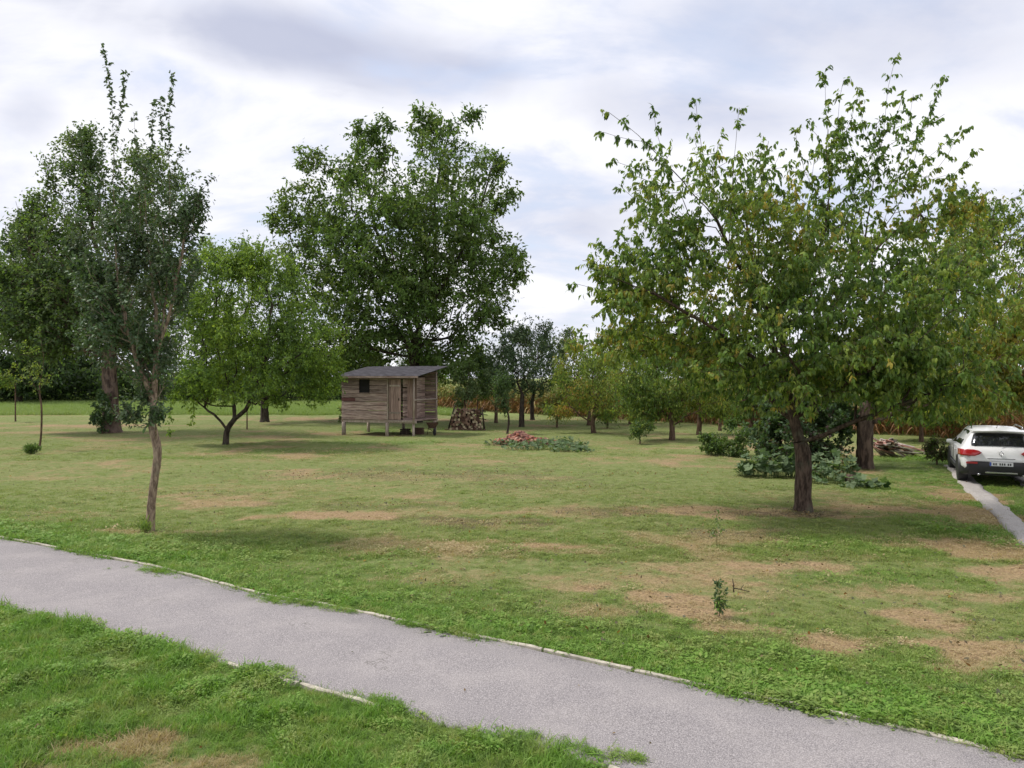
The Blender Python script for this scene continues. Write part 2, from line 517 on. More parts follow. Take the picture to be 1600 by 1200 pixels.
# footpath slab with ragged edges
def asphalt():
    m, N, out = new_mat('worn_asphalt')
    geo = N.n('ShaderNodeNewGeometry'); P = geo.outputs['Position']
    vo = N.n('ShaderNodeTexVoronoi', feature='F1'); vo.inputs['Scale'].default_value = 60; N.link(P, vo.inputs['Vector'])
    n1 = N.noise(P, 110, 4, 0.75); n2 = N.noise(P, 1.3, 5, 0.6); n3 = N.noise(P, 9, 5, 0.65)
    c = N.mix(N.ss(n1, 0.35, 0.65), (0.14, 0.128, 0.13), (0.46, 0.425, 0.42))
    c = N.mix(N.math('MULTIPLY', N.ss(vo.outputs['Distance'], 0.25, 0.7), 0.35), c, (0.16, 0.15, 0.16))
    c = N.mix(N.math('MULTIPLY', N.ss(n2, 0.42, 0.66), 0.2), c, (0.46, 0.42, 0.40))
    c = N.mix(N.math('MULTIPLY', N.ss(n3, 0.55, 0.75), 0.22), c, (0.25, 0.23, 0.24))
    # hairline cracks
    w = N.noise(P, 3.0, 3, 0.6)
    wv = N.n('ShaderNodeVectorMath', operation='MULTIPLY_ADD'); N.link(P, wv.inputs[0]); wv.inputs[1].default_value = (1, 1, 1)
    cb = N.n('ShaderNodeCombineXYZ'); N.link(w, cb.inputs[0]); N.link(n3, cb.inputs[1]); N.link(cb.outputs[0], wv.inputs[2])
    v2 = N.n('ShaderNodeTexVoronoi', feature='DISTANCE_TO_EDGE'); v2.inputs['Scale'].default_value = 0.55; N.link(wv.outputs[0], v2.inputs['Vector'])
    cr = N.math('SUBTRACT', 1.0, N.ss(v2.outputs['Distance'], 0.001, 0.005))
    crm = N.math('MULTIPLY', cr, N.ss(n2, 0.5, 0.65))
    c = N.mix(N.math('MULTIPLY', crm, 0.6), c, (0.12, 0.115, 0.10))
    p = N.n('ShaderNodeBsdfPrincipled'); N.link(c, p.inputs['Base Color']); p.inputs['Roughness'].default_value = 0.9; p.inputs['Specular IOR Level'].default_value = 0.2
    h = N.math('SUBTRACT', N.math('ADD', n1, N.math('MULTIPLY', vo.outputs['Distance'], 0.8)), N.math('MULTIPLY', crm, 0.6))
    b = N.n('ShaderNodeBump', i_Strength=0.7, i_Distance=0.006); N.link(h, b.inputs['Height']); N.link(b.outputs[0], p.inputs['Normal'])
    N.link(p.outputs[0], out.inputs[0])
    return m


us = np.arange(max(FU[0], NU[0]), min(FU[-1], NU[-1]), 0.05)
fv = np.interp(us, FU, FV) + (vnoise(us, us * 0, 3.0, 5) - .5) * 0.05
nv = np.interp(us, NU, NV) + (vnoise(us, us * 0 + 9, 2.6, 6) - .5) * 0.09
Vp = []
for k, t in enumerate((0, 0.02, 0.25, 0.5, 0.75, 0.98, 1)):
    v = nv * (1 - t) + fv * t
    zz = 0.030 + 0.012 * (1 - (2 * t - 1) ** 2) if 0 < t < 1 else -0.01
    Vp.append(np.stack([us * PD.x + v * PN.x, us * PD.y + v * PN.y, np.full_like(us, zz)], 1))
Vp = np.concatenate(Vp); n = len(us)
Q = []
for k in range(6):
    a = np.arange(n - 1) + k * n
    Q.append(np.stack([a, a + 1, a + n + 1, a + n], 1))
pm = mesh_np('footpath', Vp, Q=np.concatenate(Q)); pm.materials.append(asphalt())
tag(link_mesh('footpath', pm, kind='structure'), 'worn grey asphalt footpath crossing the foreground')


# concrete edging strips, sunk in the turf along the path
CONC = plain_mat('edging_concrete', (0.40, 0.365, 0.30), 0.9, var=0.3, scale=9, bump=0.5, spec=0.2)
edging = empty('edging', (0, 0, 0), 0, 'narrow pale concrete edging strip along the lawn side of footpath', 'kerb')
edging2 = empty('edging', (0, 0, 0), 0, 'broken pale concrete edging along the verge side of footpath', 'kerb')


def edge_block(u0, u1, off, table, far, parent):
    um = (u0 + u1) / 2
    v0 = float(np.interp(u0, *table)) + off; v1 = float(np.interp(u1, *table)) + off
    a = PD * u0 + PN * v0; b = PD * u1 + PN * v1
    c = (a + b) / 2; d = b - a
    mb = MB(); L = d.length - 0.012
    n = 7; V = []
    for k in range(n + 1):
        x = -L / 2 + L * k / n
        j = random.uniform(-.006, .006); w = 0.024 + random.uniform(-.006, .005)
        zt = 0.044 + random.uniform(-.004, .004)
        V += [(x, -w + j, -.06), (x, -w + j, zt - .008), (x, -w + j + .01, zt), (x, w + j - .01, zt), (x, w + j, zt - .008), (x, w + j, -.06)]
    Fc = []
    for k in range(n):
        for s in range(5):
            o = k * 6 + s
            Fc.append((o, o + 1, o + 7, o + 6))
    Fc.append((0, 5, 4, 3, 2, 1)); o = n * 6; Fc.append((o, o + 1, o + 2, o + 3, o + 4, o + 5))
    mb.add(V, Fc)
    ob = mb.build('edging_stone', CONC, parent)
    ob.location = (c.x, c.y, random.uniform(-.006, .004)); ob.rotation_euler = (0, 0, math.atan2(d.y, d.x))


u = FU[0] + 0.3
while u < FU[-1] - 1:
    edge_block(u, u + 0.98, 0.03, (FU, FV), True, edging); u += 1.0
u = NU[0] + 0.4
while u < NU[-1] - 1:
    if random.random() < .2: edge_block(u, u + 0.97, -0.035, (NU, NV), False, edging2)
    u += 1.0


# ------------------------------------------------------------------ driveway wheel track
def track_mat():
    m, N, out = new_mat('pale_gravel_track')
    geo = N.n('ShaderNodeNewGeometry'); P = geo.outputs['Position']
    n1 = N.noise(P, 60, 4, 0.7); n2 = N.noise(P, 4, 5, 0.6)
    c = N.mix(N.ss(n1, 0.35, 0.65), (0.27, 0.245, 0.23), (0.50, 0.47, 0.45))
    c = N.mix(N.math('MULTIPLY', N.ss(n2, 0.5, 0.7), 0.4), c, (0.22, 0.20, 0.14))
    p = N.n('ShaderNodeBsdfPrincipled'); N.link(c, p.inputs['Base Color']); p.inputs['Roughness'].default_value = 0.95
    b = N.n('ShaderNodeBump', i_Strength=0.8, i_Distance=0.01); N.link(n1, b.inputs['Height']); N.link(b.outputs[0], p.inputs['Normal'])
    N.link(p.outputs[0], out.inputs[0])
    return m


TRM = track_mat()
T0 = Vector(G(1512, 752)); T1 = Vector(G(1610, 842))
TD = (T0 - T1).normalized(); TN = Vector((TD.y, -TD.x))


def track(off, label, w=0.23):
    s = np.arange(-5.5, 12, 0.08)
    rows = []
    for t in (-1, -.9, -.4, .4, .9, 1):
        ww = w * t * (1 + (vnoise(s, s * 0 + t * 3, 2.2, 7) - .5) * .45)
        x = T1.x + TD.x * s + TN.x * (off + ww); y = T1.y + TD.y * s + TN.y * (off + ww)
        z = gz(x, y) + (0.045 if abs(t) < 1 else -0.02)
        rows.append(np.stack([x, y, z], 1))
    V = np.concatenate(rows); n = len(s); Q = []
    for k in range(5):
        a = np.arange(n - 1) + k * n
        Q.append(np.stack([a, a + 1, a + n + 1, a + n], 1))
    me = mesh_np('driveway', V, Q=np.concatenate(Q)); me.materials.append(TRM)
    tag(link_mesh('driveway', me, kind='structure'), label)


track(0.0, 'narrow pale gravel wheel track leading to the parked white car')
track(1.45, 'second pale gravel wheel track under the white car')


# ------------------------------------------------------------------ instanced stuff
def scatter(name, pts, rot, scl, idx, sources, label, attrs=None, mat=None, cat=None):
    """one object of stuff: copies of small source meshes on points"""
    coll = bpy.data.collections.new(name + '_sources')
    for k, me in enumerate(sources):
        o = bpy.data.objects.new('%s_source_%02d' % (name, k), me); coll.objects.link(o)
    at = {'rot': rot, 'scl': scl, 'idx': idx.astype(np.int32)}
    if attrs: at.update(attrs)
    me = mesh_np(name, pts, attrs=at)
    o = link_mesh(name, me, kind='stuff')
    tag(o, label, cat)
    ng = bpy.data.node_groups.new(name + '_nodes', 'GeometryNodeTree')
    ng.interface.new_socket('Geometry', in_out='INPUT', socket_type='NodeSocketGeometry')
    ng.interface.new_socket('Geometry', in_out='OUTPUT', socket_type='NodeSocketGeometry')
    A = ng.nodes.new
    gi, go = A('NodeGroupInput'), A('NodeGroupOutput')
    ci = A('GeometryNodeCollectionInfo'); ci.inputs['Collection'].default_value = coll
    ci.inputs['Separate Children'].default_value = True; ci.inputs['Reset Children'].default_value = True
    iop = A('GeometryNodeInstanceOnPoints'); iop.inputs['Pick Instance'].default_value = True
    def named(nm, ty):
        nd = A('GeometryNodeInputNamedAttribute'); nd.data_type = ty; nd.inputs[0].default_value = nm
        return nd.outputs[0]
    e2r = A('FunctionNodeEulerToRotation')
    Lk = ng.links.new
    Lk(gi.outputs[0], iop.inputs['Points']); Lk(ci.outputs[0], iop.inputs['Instance'])
    Lk(named('idx', 'INT'), iop.inputs['Instance Index'])
    Lk(named('rot', 'FLOAT_VECTOR'), e2r.inputs[0]); Lk(e2r.outputs[0], iop.inputs['Rotation'])
    Lk(named('scl', 'FLOAT_VECTOR'), iop.inputs['Scale'])
    Lk(iop.outputs[0], go.inputs[0])
    md = o.modifiers.new('scatter', 'NODES'); md.node_group = ng
    return o


def grass_mat():
    m, N, out = new_mat('grass_blade')
    geo = N.n('ShaderNodeNewGeometry')
    def ia(n):
        return N.n('ShaderNodeAttribute', attribute_name=n, attribute_type='INSTANCER').outputs['Fac']
    dry, lush, mead = ia('dry'), ia('lush'), ia('meadow')
    rnd = N.n('ShaderNodeAttribute', attribute_name='rnd').outputs['Fac']       # per blade
    oi = N.n('ShaderNodeObjectInfo').outputs['Random']
    nm = N.noise(geo.outputs['Position'], 2.2, 3, 0.6); nq = N.noise(geo.outputs['Position'], 7.5, 3, 0.6)
    g = N.mix(lush, (0.235, 0.28, 0.078), (0.15, 0.32, 0.038))
    g = N.mix(N.math('MULTIPLY', rnd, 0.6), g, (0.27, 0.38, 0.09))
    g = N.mix(N.math('MULTIPLY', N.ss(oi, 0.5, 1.0), 0.3), g, (0.10, 0.18, 0.045))
    g = N.mix(N.math('MULTIPLY', N.ss(nm, 0.45, 0.65), 0.35), g, (0.33, 0.34, 0.13))
    g = N.mix(N.math('MULTIPLY', N.ss(nq, 0.52, 0.66), 0.55), g, (0.09, 0.16, 0.04))
    g = N.mix(N.math('MULTIPLY', N.ss(nq, 0.48, 0.34), 0.5), g, (0.36, 0.36, 0.13))
    straw = N.mix(oi, (0.50, 0.41, 0.24), (0.40, 0.31, 0.17))
    dd = N.math('ADD', N.math('ADD', N.math('MULTIPLY', dry, 1.25), N.math('MULTIPLY', rnd, 0.5)), N.math('MULTIPLY', N.math('SUBTRACT', nq, 0.5), 0.5))
    c = N.mix(N.ss(dd, 0.55, 0.95), g, straw)
    c = N.mix(N.math('MULTIPLY', mead, 0.8), c, (0.24, 0.33, 0.11))
    p = N.n('ShaderNodeBsdfPrincipled'); N.link(c, p.inputs['Base Color']); p.inputs['Roughness'].default_value = 0.6; p.inputs['Specular IOR Level'].default_value = 0.25
    tr = N.n('ShaderNodeBsdfTranslucent'); N.link(N.mix(1.0, c, (1.1, 1.15, 0.6), 'MULTIPLY'), tr.inputs[0])
    mx = N.n('ShaderNodeMixShader'); mx.inputs[0].default_value = 0.35
    N.link(p.outputs[0], mx.inputs[1]); N.link(tr.outputs[0], mx.inputs[2]); N.link(mx.outputs[0], out.inputs[0])
    return m


GRASS = grass_mat()


def unit(v):
    return v / np.maximum(np.linalg.norm(v, axis=-1, keepdims=True), 1e-9)


def tuft(nb, radius, hgt, width, lean, seed, seg=3):
    """a small clump of bent blades"""
    g = np.random.default_rng(seed)
    V, T, Rn = [], [], []
    for b in range(nb):
        a = g.uniform(0, 6.283); r = radius * math.sqrt(g.uniform())
        bx, by = r * math.cos(a), r * math.sin(a)
        h = hgt * g.uniform(0.45, 1.1); w = width * g.uniform(.7, 1.3)
        th = g.uniform(0, 6.283); ln = lean * g.uniform(.2, 1.3)
        dx, dy = math.cos(th), math.sin(th); sx, sy = -dy, dx
        o = len(V); rr = g.uniform()
        for s in range(seg + 1):
            t = s / seg
            ox = ln * h * t ** 1.7
            z = h * t * (1 - 0.35 * ln * t)
            ww = w * (1 - t) ** .6 if s else w * .8
            if s < seg:
                V += [(bx + dx * ox + sx * ww / 2, by + dy * ox + sy * ww / 2, z), (bx + dx * ox - sx * ww / 2, by + dy * ox - sy * ww / 2, z)]; Rn += [rr, rr]
            else:
                V.append((bx + dx * ox, by + dy * ox, z)); Rn.append(rr)
        for s in range(seg - 1):
            T += [(o + 2 * s, o + 2 * s + 1, o + 2 * s + 3), (o + 2 * s, o + 2 * s + 3, o + 2 * s + 2)]
        T.append((o + 2 * (seg - 1), o + 2 * (seg - 1) + 1, o + 2 * seg))
    me = mesh_np('tuft', V, T=T, attrs={'rnd': np.array(Rn)}); me.materials.append(GRASS)
    return me


def weed(nl, radius, size, seed):
    """low broad-leaved weed: short upright stems with small oval leaves"""
    g = np.random.default_rng(seed)
    V, T, Rn = [], [], []
    for b in range(nl):
        a = g.uniform(0, 6.283); r = radius * math.sqrt(g.uniform())
        z = g.uniform(.01, .075) * (1 - .4 * r / radius)
        c = Vector((r * math.cos(a), r * math.sin(a), z))
        d = Vector((math.cos(a + g.normal() * .8), math.sin(a + g.normal() * .8), g.uniform(-.2, .7))).normalized()
        s = Vector((-d.y, d.x, g.uniform(-.3, .3))).normalized(); nn = d.cross(s)
        L = size * g.uniform(.6, 1.3); W = L * g.uniform(.35, .6)
        o = len(V); rr = g.uniform()
        for (p, q_, w) in ((0, 0, 0), (.35, -.5, .06), (.35, .5, .06), (.75, -.38, .02), (.75, .38, .02), (1.05, 0, -.08)):
            V.append(tuple(c + d * p * L + s * q_ * W + nn * w * L)); Rn.append(rr)
        T += [(o, o + 2, o + 1), (o + 1, o + 2, o + 4), (o + 1, o + 4, o + 3), (o + 3, o + 4, o + 5)]
    me = mesh_np('weed', V, T=T, attrs={'rnd': np.array(Rn)}); me.materials.append(GRASS)
    return me


def in_view(x, y, m=60):
    px = 800 + F * x / np.maximum(y, .1); py = HY + F * H / np.maximum(y, .1)
    return (px > -m) & (px < 1600 + m) & (py < 1200 + 160)


def rand_view_pts(n, y0, y1):
    """points over the visible ground, thinned with distance like the turf's visible detail"""
    t = rng.uniform(size=n)
    y = 1.0 / (1 / y0 + (1 / y1 - 1 / y0) * t)
    x = rng.uniform(-.72, .72, size=n) * y
    return x, y


def off_track(x, y, m=.22):
    d1 = np.abs((x - T1.x) * TN.x + (y - T1.y) * TN.y)
    d2 = np.abs((x - T1.x) * TN.x + (y - T1.y) * TN.y - 1.45)
    s = (x - T1.x) * TD.x + (y - T1.y) * TD.y
    return ((d1 > m) & (d2 > m)) | (s > 12)


def make_grass():
    short = [tuft(26, .085, .050, .0042, .9, 100 + k, 2) for k in range(5)]
    lushs = [tuft(30, .085, .080, .0062, 1.1, 200 + k, 3) for k in range(5)]
    weeds = [weed(46, .085, .025, 300 + k) for k in range(4)]
    # --- lawn beyond the path
    parts = []
    for (n, y0, y1) in ((52000, 5.0, 14.0), (42000, 12.0, 30.0), (15000, 26.0, 62.0)):
        x, y = rand_view_pts(n, y0, y1)
        a, b = edge_off(x, y)
        keep = (a > 0.075 - .10 * sstep(vnoise(x, y, .9, 91), .5, .75) + rng.uniform(-.03, .07, len(x))) & off_track(x, y)
        d = dryness(x, y)
        keep &= rng.uniform(size=len(x)) > d * 0.4
        x, y = x[keep], y[keep]
        parts.append((x, y, np.full(len(x), 1.0 if y0 < 10 else (1.25 if y0 < 20 else 1.9))))
    x = np.concatenate([p[0] for p in parts]); y = np.concatenate([p[1] for p in parts]); s0 = np.concatenate([p[2] for p in parts])
    d = dryness(x, y); l = lushness(x, y); a, b = edge_off(x, y)
    near = np.clip(1 - np.abs(a) / 0.9, 0, 1)
    n = len(x)
    idx = rng.integers(0, 5, n)
    big = rng.uniform(size=n) < near * .8 + (l > .7) * .15
    idx = np.where(big, idx + 5, idx)
    wd = rng.uniform(size=n) < .10 + .3 * near * sstep(fbm(x, y, 1.3, 77), .35, .6)
    idx = np.where(wd, 10 + rng.integers(0, 4, n), idx)
    clump_ = rng.uniform(size=n) < .07
    sc = s0 * np.where(clump_, 1.6, 1.0) * rng.uniform(.7, 1.25, n) * (0.75 + .45 * l) * (1 - .35 * d) * np.where(big, .62 + .4 * near, 1)
    rot = np.stack([rng.normal(0, .12, n), rng.normal(0, .12, n), rng.uniform(0, 6.28, n)], 1)
    scatter('lawn_grass', np.stack([x, y, gz(x, y) - .004], 1), rot, np.stack([sc * 1.15, sc * 1.15, sc * np.where(y > 20, .6, .85)], 1), idx, short + lushs + weeds,
            'short patchy lawn grass under the orchard trees', {'dry': d, 'lush': l, 'meadow': np.zeros(n)})
    # --- verge in front of the path
    x = rng.uniform(-7.5, 3.5, 42000); y = rng.uniform(3.6, 9.5, 42000)
    a, b = edge_off(x, y)
    keep = (b > -0.02 + rng.uniform(-.03, .12, len(x))) & in_view(x, y, 200)
    d = dryness(x, y)
    keep &= rng.uniform(size=len(x)) > d * .6
    x, y, d, b = x[keep], y[keep], d[keep], b[keep]
    n = len(x)
    fb = fbm(x, y, 2.2, 71)
    idx = 5 + rng.integers(0, 5, n)
    wd = rng.uniform(size=n) < sstep(fbm(x, y, 1.5, 73), .34, .56) * .55
    idx = np.where(wd, 10 + rng.integers(0, 4, n), idx)
    sc = rng.uniform(.6, 1.15, n) * (.65 + .9 * sstep(fb, .3, .7)) * (1 - .4 * d)
    rot = np.stack([rng.normal(0, .25, n), rng.normal(0, .25, n), rng.uniform(0, 6.28, n)], 1)
    scatter('verge_grass', np.stack([x, y, gz(x, y) - .004], 1), rot, np.stack([sc, sc, sc], 1), idx, short + lushs + weeds,
            'lush overgrown grass and weeds on the near verge', {'dry': d, 'lush': np.clip(.95 - d + (fb - .5), 0, 1), 'meadow': np.zeros(n)})
    # --- grass creeping over the path's edges in tongues
    tongues = [(245, 897, .40, .12), (270, 893, .35, .1), (430, 942, .35, .12), (480, 948, .5, .07), (540, 958, .3, .06), (640, 980, .2, .1), (700, 992, .4, .08), (1140, 1086, .16, .06), (1560, 1175, .3, .05), (1380, 1135, .3, .05), (400, 1055, .22, .08), (440, 1052, .1, .05), (600, 1105, .3, .06), (830, 1165, .3, .1), (930, 1185, .3, .06), (985, 1192, .12, .05)]
    X, Y = [], []
    for px, py, rx, ry in tongues:
        cx, cy = G(px, py); k = int(1500 * rx * ry) + 14
        uu = rng.normal(0, rx * .5, k); vv = rng.normal(0, ry * .6, k)
        X.append(cx + uu * PD.x + vv * PN.x); Y.append(cy + uu * PD.y + vv * PN.y)
    x = np.concatenate(X); y = np.concatenate(Y); n = len(x)
    sc = rng.uniform(.4, .8, n)
    scatter('creeping_grass', np.stack([x, y, np.full(n, .035)], 1), np.stack([rng.normal(0, .4, n), rng.normal(0, .4, n), rng.uniform(0, 6.28, n)], 1), np.stack([sc, sc, sc * .8], 1),
            5 + rng.integers(0, 9, n), short + lushs + weeds, 'tongues of green grass creeping over the path edges', {'dry': np.full(n, .05), 'lush': np.full(n, .9), 'meadow': np.zeros(n)})
    # --- rough meadow beyond the lawn on the left
    n = 15000
    t = rng.uniform(size=n); y = 1 / (1 / MEADOW_Y + (1 / 150. - 1 / MEADOW_Y) * t)
    x = rng.uniform(-.72, .0, n) * y
    keep = (x < -3)
    x, y = x[keep], y[keep]; n = len(x)
    tall = [tuft(26, .35, .45, .03, .5, 400 + k, 2) for k in range(4)]
    sc = rng.uniform(.6, 1.2, n)
    scatter('meadow_grass', np.stack([x, y, gz(x, y)], 1), np.stack([np.zeros(n), np.zeros(n), rng.uniform(0, 6.28, n)], 1), np.stack([sc, sc, sc * .8], 1), rng.integers(0, 4, n), tall,
            'tall pale green meadow grass beyond the mown lawn', {'dry': fbm(x, y, .1, 81) * .5, 'lush': np.full(n, .3), 'meadow': np.ones(n)})


make_grass()


# dry leaves and clods lying on the lawn
def litter():
    V = [(0, 0, 0), (.35, -.3, .12), (.35, .3, .1), (.8, -.2, .02), (.8, .2, .1), (1, 0, .12)]
    T = [(0, 2, 1), (1, 2, 4), (1, 4, 3), (3, 4, 5)]
    cols = [(.24, .13, .06), (.12, .07, .04), (.40, .28, .14), (.09, .075, .05)]
    src = []
    for c in cols:
        me = mesh_np('dry_leaf', np.array(V), T=T, col=np.array(c)); me.materials.append(GRASSLEAF); src.append(me)
    pts = []
    for (cx, cy, rx, ry, s) in SOILW:
        k = int(140 * rx * ry * s + 60)
        pts.append(np.stack([rng.normal(cx, rx * .6, k), rng.normal(cy, ry * .7, k)], 1))
    x, y = rand_view_pts(3800, 5.4, 30)
    pts.append(np.stack([x, y], 1))
    p = np.concatenate(pts); x, y = p[:, 0], p[:, 1]
    a, b = edge_off(x, y)
    keep = (a > .02) | (rng.uniform(size=len(x)) < .006)
    x, y = x[keep], y[keep]; n = len(x)
    s = rng.uniform(.025, .06, n)
    scatter('fallen_leaves', np.stack([x, y, gz(x, y) + np.where(a[keep] > .02, .022, .05)], 1), np.stack([rng.normal(0, .5, n), rng.normal(0, .5, n), rng.uniform(0, 6.28, n)], 1), np.stack([s, s, s], 1), rng.integers(0, 4, n), src,
            'small brown fallen leaves and crumbs strewn over the lawn')


litter()


# ------------------------------------------------------------------ trees
TPL4 = (np.array([(0, 0, 0), (.32, -.5, .10), (.32, .5, .10), (.72, -.36, .05), (.72, .36, .05), (1.02, 0, -.14)]), np.array([(0, 2, 1), (1, 2, 4), (1, 4, 3), (3, 4, 5)]))
TPL2 = (np.array([(0, 0, 0), (.45, -.5, .06), (.45, .5, .06), (1, 0, -.06)]), np.array([(0, 2, 1), (1, 2, 3)]))


def leaves_mesh(name, pos, d, nrm, L, W, col, tpl):
    d = unit(d); nrm = unit(nrm - d * np.sum(nrm * d, 1, keepdims=True)); s = np.cross(d, nrm)
    TV, TF = tpl; k = len(TV); n = len(pos)
    V = (pos[:, None, :] + d[:, None, :] * (TV[None, :, 0:1] * L[:, None, None]) + s[:, None, :] * (TV[None, :, 1:2] * W[:, None, None]) + nrm[:, None, :] * (TV[None, :, 2:3] * L[:, None, None]))
    T = (np.arange(n)[:, None, None] * k + TF[None]).reshape(-1, 3)
    me = mesh_np(name, V.reshape(-1, 3), T=T, col=np.repeat(col, k, axis=0), smooth=False)
    return me


def tubes_mesh(chains):
    Vs, Qs, Ts = [], [], []; o = 0
    for P, r in chains:
        m = len(P)
        if m < 2: continue
        rm = r.max(); k = 3 if rm < .02 else (5 if rm < .06 else 10)
        d = np.empty_like(P); d[1:-1] = P[2:] - P[:-2]; d[0] = P[1] - P[0]; d[-1] = P[-1] - P[-2]
        d = unit(d)
        ref = np.array([1., 0, 0]) if abs(d[:, 0]).mean() < .7 else np.array([0, 1., 0])
        a = unit(ref - d * (d @ ref)[:, None]); b = np.cross(d, a)
        th = np.arange(k) * 2 * np.pi / k
        rr = r[:, None] * np.ones(k)
        if k == 10: rr = rr * (1 + .09 * np.sin(th * 3 + P[:, 2:3] * .9) + rng.normal(0, .035, (m, k)))
        V = P[:, None, :] + (a[:, None, :] * np.cos(th)[None, :, None] + b[:, None, :] * np.sin(th)[None, :, None]) * rr[:, :, None]
        Vs.append(V.reshape(-1, 3))
        i, j = np.meshgrid(np.arange(m - 1), np.arange(k), indexing='ij'); i = i.ravel(); j = j.ravel(); j2 = (j + 1) % k
        Qs.append(np.stack([o + i * k + j, o + i * k + j2, o + (i + 1) * k + j2, o + (i + 1) * k + j], 1))
        o += m * k
    if not Vs: return None
    return mesh_np('limb', np.concatenate(Vs), Q=np.concatenate(Qs))


def smooth_chain(P, r, step):
    """Catmull-Rom resampling with a little wander"""
    m = len(P)
    if m < 3: return P, r
    Pe = np.vstack([2 * P[0] - P[1], P, 2 * P[-1] - P[-2]])
    out, ro = [], []
    for i in range(m - 1):
        p0, p1, p2, p3 = Pe[i], Pe[i + 1], Pe[i + 2], Pe[i + 3]
        n = max(1, int(np.linalg.norm(p2 - p1) / step))
        for t in np.arange(n) / n:
            out.append(.5 * ((2 * p1) + (-p0 + p2) * t + (2 * p0 - 5 * p1 + 4 * p2 - p3) * t * t + (-p0 + 3 * p1 - 3 * p2 + p3) * t ** 3))
            ro.append(r[i] * (1 - t) + r[i + 1] * t)
    out.append(P[-1]); ro.append(r[-1])
    return np.array(out), np.array(ro)


def tree(name, label, base, trunk, limbs=(), lobes=(), shoots=(), cat='tree', group=None, Y=None,
         leaf=(.10, .05), per=4, twig=.35, twigs=3, droop=.4, up=.2, spread=1.0, pal=((.07, .12, .03),), jitter=.25, bark=None,
         tpl=TPL2, lmat=None, step=.4, bf=.35, tip=.006, thick=.22, seed=1, twigtubes=False, leafr=None, hollow=.35, expo=2.6, dens=1.35, maxtips=9, shoot_dens=.55, bough=.17, shoot_step=.12, clump=.5):
    """trunk / limbs / shoots: pixel polylines (x, y, extra depth in m[, radius]) at the tree's depth;
       lobes: crown ellipsoids (x, y, rx, ry, count[, extra depth, depth radius])"""
    g = np.random.default_rng(seed)
    bx, by = G(*base) if Y is None else ((base[0] - 800) / F * Y, Y)
    D = by
    bz = float(gz(np.array([bx]), np.array([by]))[0])
    root = empty(name, (bx, by, bz), 0, label, cat, group)
    def W(x, y, dy=0.0):
        # at depth D+dy but keep the size the pixel has at depth D (positions are metres around the trunk)
        return np.array([(x - 800) / F * D - bx, dy, H - (y - HY) / F * D - bz])
    nodes, par, trad, leafy = [], [], [], []
    # trunk
    for i, t in enumerate(trunk):
        p = W(t[0], t[1], t[2])
        if i == 0: p = np.array([p[0], 0, -.12])
        nodes.append(p); par.append(i - 1); trad.append(t[3]); leafy.append(0)
    ntrunk = len(nodes)
    def add_poly(pl, mark, stp):
        pts = [W(p[0], p[1], p[2]) for p in pl]
        # attach to nearest node
        A = np.array(nodes); j = int(np.argmin(np.linalg.norm(A - pts[0], axis=1)))
        prev = j
        if np.linalg.norm(A[j] - pts[0]) > .08:
            seq = [A[j]] + pts
        else:
            seq = [A[j]] + pts[1:]
        for i in range(1, len(seq)):
            L = np.linalg.norm(seq[i] - seq[i - 1]); n = max(1, int(L / stp))
            for k in range(1, n + 1):
                q_ = seq[i - 1] + (seq[i] - seq[i - 1]) * k / n + (g.normal(0, stp * .06, 3) if k < n else 0)
                nodes.append(q_); par.append(prev); trad.append(0); leafy.append(mark); prev = len(nodes) - 1
    for pl in limbs: add_poly(pl, 0, step)
    n0 = len(nodes)
    # attraction points
    att = []
    for lb in lobes:
        cx, cy, rx, ry, n = lb[:5]; dy = lb[5] if len(lb) > 5 else 0; ryd = lb[6] if len(lb) > 6 else None
        c = W(cx, cy, dy); s = D / F
        rad = np.array([rx * s, (ryd if ryd else min(rx, ry * 1.3) * s), ry * s])
        n = int(n * dens)
        v = unit(g.normal(size=(n, 3))); rr = (hollow ** 3 + (1 - hollow ** 3) * g.uniform(size=(n, 1))) ** (1 / 3)
        pts_ = c + v * rr * rad
        # bunch the growth into boughs: most points are pulled towards a few centres
        kc = max(3, n // 16)
        cen = pts_[:kc]; pick = g.integers(0, kc, n)
        cl = cen[pick] + np.clip(g.normal(size=(n, 3)), -1.6, 1.6) * rad * bough
        pts_ = np.where((g.uniform(size=n) < .72)[:, None], cl, pts_)
        att.append(pts_)
    if att:
        att = np.concatenate(att)
        att = att[att[:, 2] > (.5 if trunk[0][3] > .031 else .04)]
        cap = len(nodes) + len(att) * 14
        NP = np.zeros((cap, 3)); PL = np.zeros(cap); cnt = len(nodes)
        NP[:cnt] = np.array(nodes)
        for i in range(cnt):
            PL[i] = 0 if par[i] < 0 else PL[par[i]] + np.linalg.norm(NP[i] - NP[par[i]])
        first = max(1, ntrunk // 2)
        d0 = np.array([np.min(np.linalg.norm(NP[:cnt] - a, axis=1)) for a in att])
        for a in att[np.argsort(d0)]:
            dd = np.linalg.norm(NP[first:cnt] - a, axis=1)
            cost = dd + bf * PL[first:cnt]
            j = int(np.argmin(cost)) + first
            v = a - NP[j]; L = np.linalg.norm(v)
            if L < 1e-3: continue
            n = min(12, max(1, int(L / step))); prev = j
            side = g.normal(0, .10 * L, 3); side[2] += .12 * L * (1 if up >= 0 else -.5)
            for k in range(1, n + 1):
                t = k / n
                if cnt >= cap: break
                NP[cnt] = NP[j] + v * t + side * math.sin(t * math.pi) * .8
                PL[cnt] = PL[prev] + L / n
                par.append(prev); trad.append(0); leafy.append(1 if t > .35 or L < 2 * step else 0); prev = cnt; cnt += 1
        nodes = list(NP[:cnt])
    for pl in shoots: add_poly(pl, 2, shoot_step)
    P = np.array(nodes); n = len(P); par = np.array(par); leafy = np.array(leafy); trad = np.array(trad)
    acc = np.zeros(n)
    kids = [[] for _ in range(n)]
